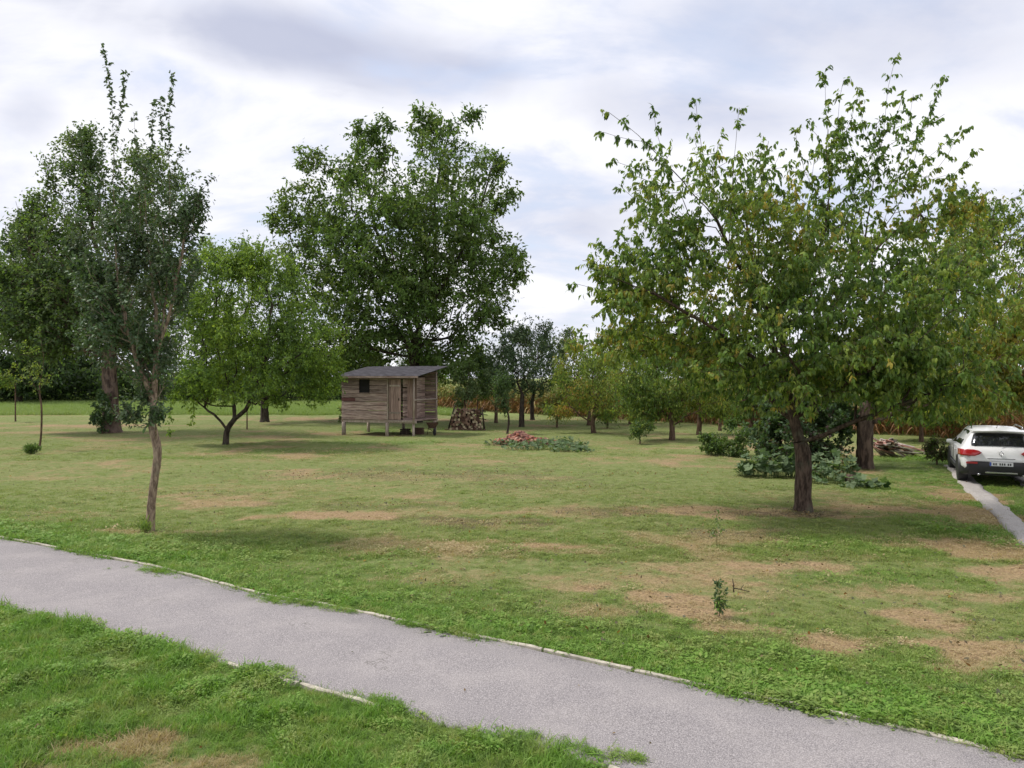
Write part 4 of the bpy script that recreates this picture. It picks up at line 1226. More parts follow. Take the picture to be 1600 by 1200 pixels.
shrub('grass_tuft', 'small grass tuft at the foot of the young pear tree', 228, 830, 9, 2.4, 12, (.10, .012), (MG, BRT), cat='grass tuft', seed=108, up=.9, droop=-.5)
shrub('bush', 'small leafy plant behind the left stilts of the shed', 537, 660, 7, 16, 26, (.1, .06), (MG, DG, OR), seed=109)

# --- two tiny saplings in the lawn with a stick
shrub('seedling', 'small bushy seedling standing alone in the dry lawn near the footpath', 1124, 968, 11, 33, 20, (.055, .025), (MG, BLG, PALEG), cat='seedling', seed=111, tr=.006, step=.08, tip=.0015, twig=.10, twigs=3, per=4, leafr=.01)
shrub('seedling', 'faint thin seedling in the lawn in front of the cherry tree', 1120, 850, 7, 26, 14, (.06, .03), (MG, PALEG), cat='seedling', seed=112, tr=.005, step=.1, tip=.0012, twig=.08, twigs=2, per=3, leafr=.01)
sx, sy = G(1146, 925)
st = MB().tube([(0, 0, -.03), (.005, 0, .08), (-.01, .01, .17)], [.008, .007, .005], 6).tube([(0, 0, .05), (.09, -.02, .04), (.2, -.04, .015)], [.007, .006, .004], 6).tube([(.09, -.02, .04), (.14, .02, .09)], [.005, .003], 5)
so = st.build('dead_twig', BARK_DARK, None, True); so.location = (sx, sy, 0)
tag(so, 'short forked dead twig stuck in the lawn beside the bushy seedling', 'twig')


# --- woodland edge on the left and far trees
def far_wood():
    specs = [(-40, 345, 90, 85, 'tall dark tree at the left edge of the wood'), (30, 355, 85, 62, 'dark tree second from the left in the far wood'), (88, 420, 95, 60, 'low dark tree behind the leftmost saplings'), (250, 490, 100, 60, 'dark tree seen low behind the young pear tree'),
             (150, 430, 105, 60, 'dark tree behind the ivy-hung trunk'), (330, 500, 110, 60, 'dark round tree behind the plum tree'), (410, 520, 112, 60, 'dark tree behind the fork of the plum tree'), (480, 525, 105, 55, 'dark tree left behind the shed'), (560, 535, 110, 50, 'low dark tree directly behind the shed'),
             (640, 545, 115, 45, 'low dark tree behind the shed roof end')]
    protos = []
    for i, (px, top, Yd, hw, lab) in enumerate(specs):
        if i < 3:
            hgt = (HY - top)
            r = tree('wood_tree', lab, (px, 0), [(px, HY + H * F / Yd, 0, .3), (px, HY + 6, 0, .25), (px, HY - hgt * .3, 0, .2)], Y=Yd,
                     lobes=[(px, HY - hgt * .52, hw, hgt * .48, 240, 0, 5), (px - hw * .4, HY - 8, hw * .8, 28, 90, 0, 4), (px + hw * .4, HY - 4, hw * .8, 30, 90, 0, 4)],
                     leaf=(.5, .28), per=4, twig=1.2, twigs=4, pal=(DG, (.035, .065, .022), MG), bark=BARK_DARK, dens=2.2, step=1.4, tip=.015, leafr=.07, seed=120 + i, group='dark trees of the wood beyond the meadow', expo=2.5)
            protos.append((r, hgt * Yd / F))
        else:
            src, h0 = protos[i % 3]
            r = src.copy(); COL.objects.link(r)
            for c in src.children:
                d = c.copy(); COL.objects.link(d); d.parent = r
            s = ((HY - top) * Yd / F + H) / (h0 + H)
            r.location = ((px - 800) / F * Yd, Yd, 0); r.rotation_euler = (0, 0, i * 1.9); r.scale = (s * 1.25, s * 1.25, s)
            r['label'] = lab
    # understorey hedge that closes the wood at the ground
    n = 260
    g = np.random.default_rng(7)
    x = np.linspace(-85, -8, n); y = 92 + g.uniform(-2, 2, n)
    k = 110
    P = np.stack([np.repeat(x, k) + g.normal(0, .8, n * k), np.repeat(y, k) + g.normal(0, 1.2, n * k), g.uniform(0, 1, n * k) ** .8 * np.repeat(2.6 + 1.3 * vnoise(x, x * 0, .22, 3), k)], 1)
    col = np.array([DG, (.035, .065, .022), MG, (.03, .05, .02)])[g.integers(0, 4, n * k)] * g.uniform(.7, 1.3, (n * k, 1))
    me = leaves_mesh('undergrowth', P, g.normal(size=(n * k, 3)), g.normal(size=(n * k, 3)) + np.array([0, -.5, 1]), g.uniform(.35, .6, n * k), g.uniform(.2, .35, n * k), col, TPL2)
    me.materials.append(LEAF)
    tag(link_mesh('undergrowth', me, kind='stuff'), 'dark undergrowth closing the wood beyond the meadow')


far_wood()


# ------------------------------------------------------------------ corn field
def corn():
    def plant(seed):
        g = np.random.default_rng(seed)
        V, T, C = [], [], []
        hgt = g.uniform(2.0, 2.5)
        def strip(pts, ws, side, cols):
            o = len(V)
            for p, w, c in zip(pts, ws, cols):
                V.extend([p + side * w, p - side * w]); C.extend([c, c])
            for i in range(len(pts) - 1):
                T.extend([(o + 2 * i, o + 2 * i + 1, o + 2 * i + 3), (o + 2 * i, o + 2 * i + 3, o + 2 * i + 2)])
        brown = np.array((.25, .14, .075)); rust = np.array((.33, .175, .085)); straw = np.array((.42, .33, .16)); green = np.array((.17, .22, .06)); gold = np.array((.32, .28, .10))
        stalk = [np.array((0, 0, z)) for z in (0, hgt * .5, hgt)]
        for a in (0, 2.1, 4.2):
            strip(stalk, (.016, .013, .006), np.array((math.cos(a), math.sin(a), 0)), (brown * .8, brown, gold))
        for k in range(13):
            z = hgt * (.12 + .8 * k / 12); a = k * math.pi + g.normal() * .6
            d = np.array((math.cos(a), math.sin(a), 0)); s = np.array((-d[1], d[0], 0)); L = g.uniform(.45, .75)
            t = z / hgt
            c = (rust if g.uniform() < .5 else brown) if t < .50 else ((gold if g.uniform() < .5 else green) if t < .8 else green)
            if g.uniform() < .15: c = straw
            dr = .9 if t < .5 else .35
            pts = [np.array((0, 0, z)) + d * L * q_ + np.array((0, 0, (.35 * q_ - dr * q_ * q_ * 1.1) * L * 1.2)) for q_ in (0, .3, .65, 1)]
            strip(pts, (.02, .042, .034, .004), s, (c, c, c * 1.1, c * .9))
        for k in range(6):
            a = g.uniform(0, 6.28); d = np.array((math.cos(a) * .4, math.sin(a) * .4, .9))
            strip([np.array((0, 0, hgt)), np.array((0, 0, hgt)) + d * .25], (.008, .004), np.array((-d[1], d[0], 0)) + .001, (straw, straw))
        me = mesh_np('corn_plant', np.array(V), T=T, col=np.clip(np.array(C), 0, 1), smooth=False); me.materials.append(GRASSLEAF)
        return me
    src = [plant(500 + k) for k in range(8)]
    A = Vector(G(655, 637)); B = Vector(G(1700, 697))
    d = (B - A); L = d.length; d = d.normalized(); nrm = Vector((-d.y, d.x))
    if nrm.y < 0: nrm = -nrm
    pts = []
    for r in range(16):
        s = np.arange(0, L, .26) + rng.uniform(-.07, .07, len(np.arange(0, L, .26)))
        w = r * .72 + rng.normal(0, .05, len(s))
        if r > 9: s = s[::1]; w = w + (r - 9) * 1.2
        pts.append(np.stack([A.x + d.x * s + nrm.x * w, A.y + d.y * s + nrm.y * w, np.zeros(len(s))], 1))
    p = np.concatenate(pts); n = len(p)
    sc = rng.uniform(.82, 1.1, n)
    scatter('corn_field', p, np.stack([rng.normal(0, .05, n), rng.normal(0, .05, n), rng.uniform(0, 6.28, n)], 1), np.stack([sc, sc, sc], 1), rng.integers(0, 8, n), src,
            'ripening corn field with rusty dry stalks and yellow-green tops')


corn()


# ------------------------------------------------------------------ shed on stilts
WOOD = wood_mat('weathered_board', (0.17, 0.115, 0.10), (0.50, 0.385, 0.335), (0.33, 0.22, 0.195))
WOODV = wood_mat('door_board', (0.19, 0.125, 0.105), (0.37, 0.265, 0.225), (0.30, 0.20, 0.17), (18, 18, 1.2))
POSTW = wood_mat('grey_post', (0.26, 0.20, 0.165), (0.50, 0.42, 0.36), (0.34, 0.27, 0.22), (14, 14, 1.4))
REDW = wood_mat('painted_board', (0.16, 0.055, 0.055), (0.27, 0.13, 0.12), (0.30, 0.20, 0.17))
FELT = plain_mat('roofing_felt', (0.065, 0.062, 0.07), 0.95, var=.35, scale=3, bump=.5, spec=.1)
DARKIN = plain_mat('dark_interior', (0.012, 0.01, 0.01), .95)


def shed():
    c0 = Vector(G(648, 682.0))                       # near right corner on the ground
    yaw = math.atan2(-0.36, 0.93)                    # local +X runs along the front towards the right corner
    root = empty('shed', (c0.x, c0.y, 0), yaw, 'small weathered plank shed on stilts with dark lean-to roof and open porch', 'shed')
    # local: x from -L (left) to 0 (right corner), y 0 (front) to D (back), z up
    L, Dp, zf = 4.05, 2.4, .72
    zr0, zr1 = 2.86, 3.24                            # underside of roof at front and back
    xw = -1.47                                       # right end of the boarded room front; then the door
    xd = -.66                                       # end of the door part, porch starts
    def top(y): return zr0 + (zr1 - zr0) * y / Dp
    def board(x0, x1, y, z0, z1, mat=WOOD, th=.024, nm='plank', axis='x'):
        cx, cz = (x0 + x1) / 2, (z0 + z1) / 2
        mb = MB(); mb.box((0, 0, 0), (abs(x1 - x0), th, z1 - z0), None)
        # a little unevenness of the sawn edges
        mb.V = [(v[0] + random.uniform(-.012, .012), v[1], v[2] + random.uniform(-.012, .012)) for v in mb.V]
        o = mb.build(nm, mat, root)
        if axis == 'x': o.location = (cx, y, cz); o.rotation_euler = (random.uniform(-.03, .03), random.uniform(-.008, .008), 0)
        else: o.location = (y, cx, cz); o.rotation_euler = (0, random.uniform(-.03, .03), R(90))
        return o
    # floor deck
    for k in range(9):
        y0 = k * Dp / 9
        o = MB().box((0, 0, 0), (L + .04, Dp / 9 - .012, .03)).build('deck_board', WOOD, root); o.location = (-L / 2, y0 + Dp / 18, zf + .03 + random.uniform(-.003, .003))
    for y in (.06, Dp - .06):
        o = MB().box((0, 0, 0), (L + .1, .10, .12)).build('floor_beam', POSTW, root); o.location = (-L / 2, y, zf - .05)
    o = MB().box((0, 0, 0), (1.55, .05, .09)).build('porch_beam', POSTW, root); o.location = (-.74, -.02, zf - .01)
    # stilts
    for x, y, h, r in ((-L + .12, -.02, zf - .1, .10), (-1.5, .0, zf - .1, .085), (-L + .1, Dp - .1, zf - .1, .08), (-1.9, Dp - .1, zf - .1, .08), (-.1, Dp - .12, zf - .1, .08), (-.12, .1, zf - .1, .06)):
        o = MB().tube([(0, 0, -.15), (random.uniform(-.02, .02), 0, h * .5), (0, 0, h)], [r * 1.08, r, r * .95], 9, .05).build('stilt', POSTW, root, True); o.location = (x, y, 0)
    # window in the front wall
    wx0, wx1, wz0, wz1 = -3.05, -2.45, 2.06, 2.72
    xl = -L + .0
    z = zf + .06; k = 0
    while z < zr0 - .03:
        h = random.uniform(.17, .25); z1 = min(z + h, zr0 - .02)
        if z1 - z < .05: break
        red = 1 < k < 6
        y = -.03 + (0.012 if k % 2 else 0)
        def seg(a, b):
            if b - a > .05:
                if red and a < -3.0 and random.random() < .75:
                    m_ = a + random.uniform(.5, 1.1)
                    board(a, m_ - .004, y, z, z1 - .020, REDW if k in (3, 4) else WOOD); board(m_, b, y, z, z1 - .020)
                else: board(a, b, y, z, z1 - .020)
        if z1 > wz0 and z < wz1: seg(xl, wx0); seg(wx1, xw)
        else: seg(xl, xw)
        z = z1; k += 1
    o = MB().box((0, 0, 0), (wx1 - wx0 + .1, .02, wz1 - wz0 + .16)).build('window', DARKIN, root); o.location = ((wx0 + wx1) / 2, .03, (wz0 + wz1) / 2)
    for (cx, cz, sx_, sz_) in (((wx0 + wx1) / 2, wz0 - .015, wx1 - wx0 + .06, .035), ((wx0 + wx1) / 2, wz1 + .02, wx1 - wx0 + .06, .035)):
        f_ = MB().box((0, 0, 0), (sx_, .035, sz_)).build('window_frame', WOOD, root); f_.location = (cx, -.055, cz)
    # vertical corner batten, door and door-side boards
    o = MB().box((0, 0, 0), (.055, .035, zr0 - zf - .1)).build('batten', POSTW, root); o.location = (xw + .03, -.055, (zr0 + zf) / 2)
    door = MB().box((0, 0, 0), (.66, .02, 1.92)).build('door', WOODV, root); door.location = (-1.07, .0, zf + 1.04)
    for k in range(5):
        b = MB().box((0, 0, 0), (.128, .02, 1.94)).build('plank', WOODV, door); b.location = (-.265 + k * .1325, -.022, random.uniform(-.01, .01))
    for dz in (-.65, .65):
        b = MB().box((0, 0, 0), (.6, .02, .08)).build('cross_bar', POSTW, door); b.location = (0, -.045, dz)
    b = MB().box((0, 0, 0), (.03, .03, .12)).build('handle', DARKIN, door); b.location = (.24, -.05, 0)
    for k in range(4):
        b = MB().box((0, 0, 0), (.12, .02, zr0 - zf - .2)).build('plank', WOODV, root); b.location = (-.56 + k * .13, .42 + .004 * (k % 2), (zr0 + zf) / 2 + .05)
    # header over the door
    board(xw + .06, -.08, -.02, zr0 - .14, zr0 - .03)
    # porch inner wall (end wall of the room), back wall, left end wall
    for k in range(15):
        z = zf + .06 + k * .155
        for (a, b_, yy, ax) in ((0.05, Dp - .1, xd, 'y'), (0.0, Dp, -L, 'y')):
            zt = z + .145
            if zt < zr0: board(a, b_, yy, z, zt, WOOD, nm='plank', axis='y')
        if z + .145 < zr1 - .02: board(-L, 0, Dp - .01, z, z + .135 + random.uniform(-.02, .005))
    # corner posts and rail of the porch
    for x, y, tp_ in ((-.045, -.02, zr0), (-.045, Dp - .05, zr1 - .02), (-L + .03, .03, zr0)):
        o = MB().tube([(0, 0, zf - .12), (.01, 0, 1.7), (0, 0, tp_)], [.05, .042, .042], 8, .05).build('post', POSTW, root, True); o.location = (x, y, 0)
    o = MB().tube([(0, -.02, 0), (0, Dp / 2, .012), (0, Dp - .05, 0)], [.045, .04, .045], 7, .05).build('rail', POSTW, root, True); o.location = (-.02, 0, zf + 1.0)
    o = MB().tube([(-.6, 0, 0), (0, 0, 0)], [.028, .03], 7, .05).build('rail', POSTW, root, True); o.location = (-.02, Dp - .12, zf + 1.0)
    # roof: rafters + felt sheet in strips
    ang = math.atan2(zr1 - zr0, Dp)
    for k in range(5):
        x = -L + .1 + k * (L - .1) / 4
        o = MB().box((0, 0, 0), (.06, (Dp + .5) / math.cos(ang), .09)).build('rafter', WOOD, root); o.location = (x, Dp / 2, (zr0 + zr1) / 2 - .02 + .03); o.rotation_euler = (ang, 0, 0)
    nst = 5; Wd = (L + .62) / nst
    roof = MB().box((0, 0, 0), (L + .6, (Dp + .75) / math.cos(ang), .028)).build('roof', FELT, root); roof.location = (-L / 2 + .08, Dp / 2, (zr0 + zr1) / 2 + .06); roof.rotation_euler = (ang, 0, 0)
    for k in range(nst):
        o = MB().box((0, 0, 0), (Wd + .05, (Dp + .8) / math.cos(ang), .008)).build('felt_strip', FELT, roof); o.location = (-(L + .62) / 2 + Wd * (k + .5), 0, .02 + .007 * (k % 2)); o.rotation_euler = (0, random.uniform(-.01, .01), random.uniform(-.004, .004))
    fas = MB().box((0, 0, 0), (L + .6, .025, .09)).build('fascia', WOOD, root); fas.location = (-L / 2 + .08, -.39, zr0 - .03)
    return root


shed_root = shed()

# things around the shed
def local_to_world(root, v):
    M = Matrix.Translation(root.location) @ Matrix.Rotation(root.rotation_euler[2], 4, 'Z')
    return M @ Vector(v)


RUST = plain_mat('rusty_metal', (0.10, 0.055, 0.038), .8, .3, var=.4, scale=14, bump=.4)
RUBBER = plain_mat('black_rubber', (0.018, 0.018, 0.02), .8)
# wheelbarrow leaning upright against the porch end
p = local_to_world(shed_root, (.42, 1.0, 0))
wb = empty('wheelbarrow', (p.x, p.y, 0), R(20), 'dark old wheelbarrow propped against the porch end of the shed', 'wheelbarrow')
bm = bmesh.new()
for i, (z, hw, hd) in enumerate(((.35, .16, .14), (.62, .30, .24))):
    for a in range(12):
        th = a * math.pi / 6; bm.verts.new((hw * math.copysign(abs(math.cos(th)) ** .6, math.cos(th)), hd * math.copysign(abs(math.sin(th)) ** .6, math.sin(th)), z))
bm.verts.ensure_lookup_table()
for a in range(12): bm.faces.new([bm.verts[i] for i in (a, (a + 1) % 12, 12 + (a + 1) % 12, 12 + a)])
bm.faces.new([bm.verts[i] for i in range(11, -1, -1)])
me = bpy.data.meshes.new('tray'); bm.to_mesh(me); bm.free(); me.materials.append(RUST)
link_mesh('tray', me, wb)
for s in (-1, 1):
    MB().tube([(.55 * s * .35, -.0, .62), (.17 * s, .0, .33), (.05 * s, -.42, .2)], .016, 6).build('handle', RUST, wb, True)
    MB().tube([(.16 * s, .1, .36), (.2 * s, .2, 0)], .014, 6).build('leg', RUST, wb, True)


def torus_mesh(name, R0, r0, mat, n=24, m=8):
    V, Fc = [], []
    for i in range(n):
        a = 2 * math.pi * i / n
        for j in range(m):
            b = 2 * math.pi * j / m
            V.append(((R0 + r0 * math.cos(b)) * math.cos(a), r0 * math.sin(b), (R0 + r0 * math.cos(b)) * math.sin(a)))
    for i in range(n):
        for j in range(m): Fc.append((i * m + j, ((i + 1) % n) * m + j, ((i + 1) % n) * m + (j + 1) % m, i * m + (j + 1) % m))
    return MB().add(V, Fc).mesh(name, mat, True)


wh = link_mesh('wheel', torus_mesh('wheel', .15, .04, RUBBER), wb); wh.location = (0, -.45, .19); wh.rotation_euler = (0, 0, R(90))
# crates kept under the floor
for k, (dx, dy, w, h, lab) in enumerate(((-1.0, .9, .42, .3, 'dark crate under the shed floor, left of the pair'), (-.45, 1.2, .5, .34, 'dark crate under the shed floor, right of the pair'))):
    p = local_to_world(shed_root, (dx, dy, 0))
    cr = empty('crate', (p.x, p.y, 0), shed_root.rotation_euler[2] + .1 * k, lab, 'crate')
    for s in range(3):
        for (x, y, rz) in ((0, -.16, 0), (0, .16, 0), (-w / 2, 0, 90), (w / 2, 0, 90)):
            o = MB().box((0, 0, 0), (w if rz == 0 else .31, .014, h / 3 - .02)).build('slat', RUST if k else BARK_DARK, cr); o.location = (x, y, h / 6 + s * h / 3); o.rotation_euler = (0, 0, R(rz))


# firewood stack
def firewood():
    x, y = G(729, 672)
    root = empty('firewood_stack', (x, y, 0), R(4), 'stack of split firewood between leaning posts right of the shed', 'firewood')
    END = plain_mat('log_end', (.50, .40, .28), .9, var=.3, scale=9)
    ENDD = plain_mat('old_log_end', (.24, .15, .11), .9, var=.4, scale=9)
    BK = plain_mat('log_bark', (.13, .07, .05), .95, var=.5, scale=8, bump=.6)
    protos = []
    for k in range(4):
        r = .06 + .012 * k; n = (9, 7, 8, 6)[k]
        me = bpy.data.meshes.new('log'); V = []; Fc = []
        g = random.Random(k)
        for yy in (-.32, .32):
            for a in range(n):
                th = 2 * math.pi * a / n; rr = r * g.uniform(.85, 1.1)
                V.append((rr * math.cos(th), yy, rr * math.sin(th)))
        for a in range(n): Fc.append((a, (a + 1) % n, n + (a + 1) % n, n + a))
        Fc += [tuple(range(n - 1, -1, -1)), tuple(range(n, 2 * n))]
        me.from_pydata(V, [], Fc); me.materials.append(BK); me.materials.append(END if k == 1 else ENDD if k % 2 else BK)
        for p_ in me.polygons[-2:]: p_.material_index = 1
        me.update(); protos.append(me)
    g = random.Random(3); z = .07; row = 0
    while z < 1.12:
        wdt = .86 - .18 * z - .2 * max(0, z - .8); x = -wdt + (row % 2) * .07
        while x < wdt:
            k = g.randrange(4)
            o = link_mesh('log', protos[k], root); o.location = (x + g.uniform(-.02, .02), g.uniform(-.06, .06), z + g.uniform(-.02, .02)); o.rotation_euler = (g.uniform(-.08, .08), g.uniform(0, 6), g.uniform(-.12, .12))
            x += .145 + g.uniform(0, .02)
        z += .125; row += 1
    for a, b in (((-.98, -.2, 0), (-.62, -.2, 1.35)), ((.95, -.2, 0), (.82, -.2, 1.2)), ((-.98, .25, 0), (-.62, .25, 1.3)), ((.95, .25, 0), (.84, .25, 1.15))):
        MB().tube([a, b], [.045, .035], 7, .06).build('post', BARK_DARK, root, True)
    for k in range(16):
        x0 = g.uniform(-.8, .8); L = g.uniform(.5, 1.1); a = g.uniform(-.7, .7)
        z0 = 1.0 + g.uniform(-.25, .12) - .3 * abs(x0)
        MB().tube([(x0, g.uniform(-.3, .2), z0), (x0 + L * .5 * math.cos(a), g.uniform(-.3, .2), z0 + L * .5 * math.sin(a) + .05), (x0 + L * math.cos(a) * (1 if x0 < 0 else -1), g.uniform(-.3, .2), z0 + L * abs(math.sin(a)) * .6)], [.03, .025, .018], 6, .08).build('stick', BARK_DARK, root, True)
    MB().tube([(-1.15, -.3, .05), (1.0, -.32, .04)], .04, 7, .06).build('ground_pole', BARK_BROWN, root, True)


firewood()


# heap of old bricks with vines in front
def heaps():
    BR = [plain_mat('brick_%s' % n, c, .9, var=.3, scale=8, bump=.5) for n, c in (('red', (.36, .14, .09)), ('pale', (.44, .25, .18)), ('dark', (.20, .09, .07)))]
    ms = [MB().box((0, 0, 0), (.25, .12, .065)).mesh('brick', m, False, .004) for m in BR]
    g = random.Random(8)
    cx, cy = G(820, 692)
    root = empty('brick_heap', (cx, cy, 0), 0, 'low heap of broken red bricks and chips beside squash vines', 'brick heap')
    # rubble mound under the bricks
    V, Fc = [], []
    n, m = 18, 9
    for j in range(m):
        for i in range(n):
            th = 2 * math.pi * i / n; t = j / (m - 1); rr = t
            V.append((rr * 1.4 * math.cos(th), rr * .75 * math.sin(th), .36 * math.exp(-(t * 1.6) ** 2) * (1 + .35 * math.cos(th + 2.8)) - .04 + g.uniform(-.02, .02)))
    for j in range(m - 1):
        for i in range(n): Fc.append((j * n + i, j * n + (i + 1) % n, (j + 1) * n + (i + 1) % n, (j + 1) * n + i))
    MB().add(V, Fc).build('rubble', plain_mat('brick_rubble', (.36, .22, .15), .95, var=.45, scale=12, bump=1.0), root, True)
    for k in range(190):
        th = g.uniform(0, 6.28); t = math.sqrt(g.random()) * .95
        x, y = t * 1.4 * math.cos(th), t * .75 * math.sin(th)
        z = .36 * math.exp(-(t * 1.6) ** 2) * (1 + .35 * math.cos(th + 2.8)) + g.uniform(-.01, .05)
        o = link_mesh('brick', g.choice(ms), root); o.location = (x, y, z); o.rotation_euler = (g.gauss(0, .4), g.gauss(0, .4), g.uniform(0, 6.28)); s = g.uniform(.4, 1); o.scale = (s, 1, 1)


heaps()


def big_leaves(name, label, blobs, size, n, pal, cat='plant', seed=1, hmax=.35, group=None):
    """squash-like plants: large round leaves on stalks. blobs: ground-pixel centre, rx, ry in metres, height"""
    g = np.random.default_rng(seed)
    cx, cy = G(*blobs[0][:2])
    root = empty(name, (cx, cy, 0), 0, label, cat, group)
    # lobed leaf template
    K = 9
    tv = [(0, 0, 0)]
    for k in range(K):
        a = -2.6 + 5.2 * k / (K - 1); r = .5 * (1 + .16 * math.cos(a * 5)) * (1 if k not in (0, K - 1) else .8)
        tv.append((.12 + r * math.cos(a), r * math.sin(a), .10 * (r * 2) ** 2 * (1 + .3 * math.cos(a * 5)) - .02))
    tf = [(0, k, k + 1) for k in range(1, K)]
    P, Hh = [], []
    for (bx, by, rx, ry, h) in blobs:
        x0, y0 = G(bx, by); k = int(n * rx * ry)
        th = g.uniform(0, 6.28, k); r = np.sqrt(g.uniform(size=k))
        P.append(np.stack([x0 - cx + r * rx * np.cos(th), y0 - cy + r * ry * np.sin(th), h * (1 - r ** 2 * .7) * g.uniform(.35, 1, k)], 1))
    P = np.concatenate(P); m = len(P)
    d = g.normal(size=(m, 3)); d[:, 2] = d[:, 2] * .3 - .25; d[:, 1] -= .3
    nr = g.normal(size=(m, 3)) * .45 + np.array([0, -.45, 1])
    L = size * g.uniform(.6, 1.2, m)
    col = np.array(pal)[g.integers(0, len(pal), m)] * g.uniform(.75, 1.3, (m, 1))
    # the large leaves that show singly are parts of their own
    near = 300
    order = np.argsort(P[:, 1] - P[:, 2] * 1.5)
    big = order[:near]; rest = order[near:]
    stalks = []
    for i in range(m):
        stalks.append((np.array([P[i] * np.array([.92, .92, 0]), P[i] * np.array([.97, .97, .6]), P[i]]), np.array([.007, .006, .004])))
    sm = tubes_mesh(stalks); sm.materials.append(GRASSLEAF)
    a = sm.color_attributes.new('Col', 'FLOAT_COLOR', 'POINT'); c4 = np.tile(np.array([.12, .18, .07, 1.0], dtype=np.float32), (len(sm.vertices), 1)); a.data.foreach_set('color', c4.ravel())
    link_mesh('stalks', sm, root, kind='stuff')
    TP = (np.array(tv), np.array(tf))
    for i in big:
        me = leaves_mesh('leaf', P[i:i + 1], d[i:i + 1], nr[i:i + 1], L[i:i + 1], L[i:i + 1], col[i:i + 1], TP); me.materials.append(GRASSLEAF)
        link_mesh('leaf', me, root)
    if len(rest):
        me = leaves_mesh('leaves', P[rest], d[rest], nr[rest], L[rest], L[rest], col[rest], TP); me.materials.append(GRASSLEAF)
        link_mesh('leaves', me, root, kind='stuff')
    return root


SQ = ((.09, .16, .06), (.12, .20, .085), (.06, .12, .04), (.16, .23, .11))
big_leaves('squash_plant', 'spreading squash vines with blue-green leaves in front of the brick heap', [(850, 702, 1.7, .6, .42), (895, 706, .9, .4, .25), (785, 694, .8, .3, .25), (875, 696, 1.2, .5, .4)], .17, 190, SQ, seed=2)
big_leaves('squash_plant', 'large-leaved squash plants left of the cherry trunk', [(1195, 744, .85, .6, .85), (1168, 742, .35, .4, .4), (1235, 745, .55, .5, .95)], .27, 190, SQ, seed=3)
big_leaves('squash_plant', 'large-leaved squash plants right of the cherry trunk', [(1300, 748, .7, .55, .9), (1285, 755, .5, .4, .6), (1345, 762, .5, .25, .35), (1375, 762, .25, .2, .2)], .25, 190, SQ, seed=4)
big_leaves('squash_plant', 'pale yellowing squash leaves high on the heap right of the cherry trunk', [(1316, 744, .28, .22, .85)], .20, 260, ((.36, .32, .16), (.42, .36, .22), (.24, .26, .10)), seed=5)

# stump fragment and boulder among the vines
p = G(1332, 757)
bo = MB().tube([(0, -.14, .13), (0, .14, .14)], [.13, .12], 12, .06).build('log', BARK_CHERRY, None, True); bo.location = (p[0], p[1], 0); bo.rotation_euler = (0, 0, .6)
tag(bo, 'short dark log lying at the right end of the squash plants', 'log')


# plank and tile pile beyond the trunk
def plank_pile():
    cx, cy = G(1398, 712)
    root = empty('plank_pile', (cx, cy, 0), R(-8), 'untidy pile of old planks and reddish tiles near the corn, behind the thick trunk', 'plank pile')
    M1 = plain_mat('grey_timber', (.33, .27, .24), .9, var=.35, scale=7, bump=.4); M2 = plain_mat('red_timber', (.38, .20, .16), .9, var=.35, scale=7, bump=.4); M3 = plain_mat('pale_timber', (.55, .48, .40), .9, var=.25, scale=7); M4 = BARK_DARK
    g = random.Random(5)
    for k in range(26):
        L = g.uniform(.7, 1.5); t = g.random()
        o = MB().box((0, 0, 0), (L, g.uniform(.1, .18), .035)).build('plank', g.choice([M1, M1, M2, M3]), root)
        x = g.uniform(-.5, .45); o.location = (x, g.uniform(-.5, .3), .08 + .42 * (1 - abs(x) / .9) * g.random())
        o.rotation_euler = (g.gauss(0, .15), .28 + g.gauss(0, .15), g.gauss(.25, .3))
    for k in range(26):
        o = MB().box((0, 0, 0), (.34, .2, .02)).build('tile', g.choice([M2, M3, M2, M4]), root)
        o.location = (g.uniform(-.7, -.1), g.uniform(-.5, .2), g.uniform(.2, .62)); o.rotation_euler = (g.gauss(.1, .25), g.gauss(0, .3), g.uniform(0, 3))


plank_pile()


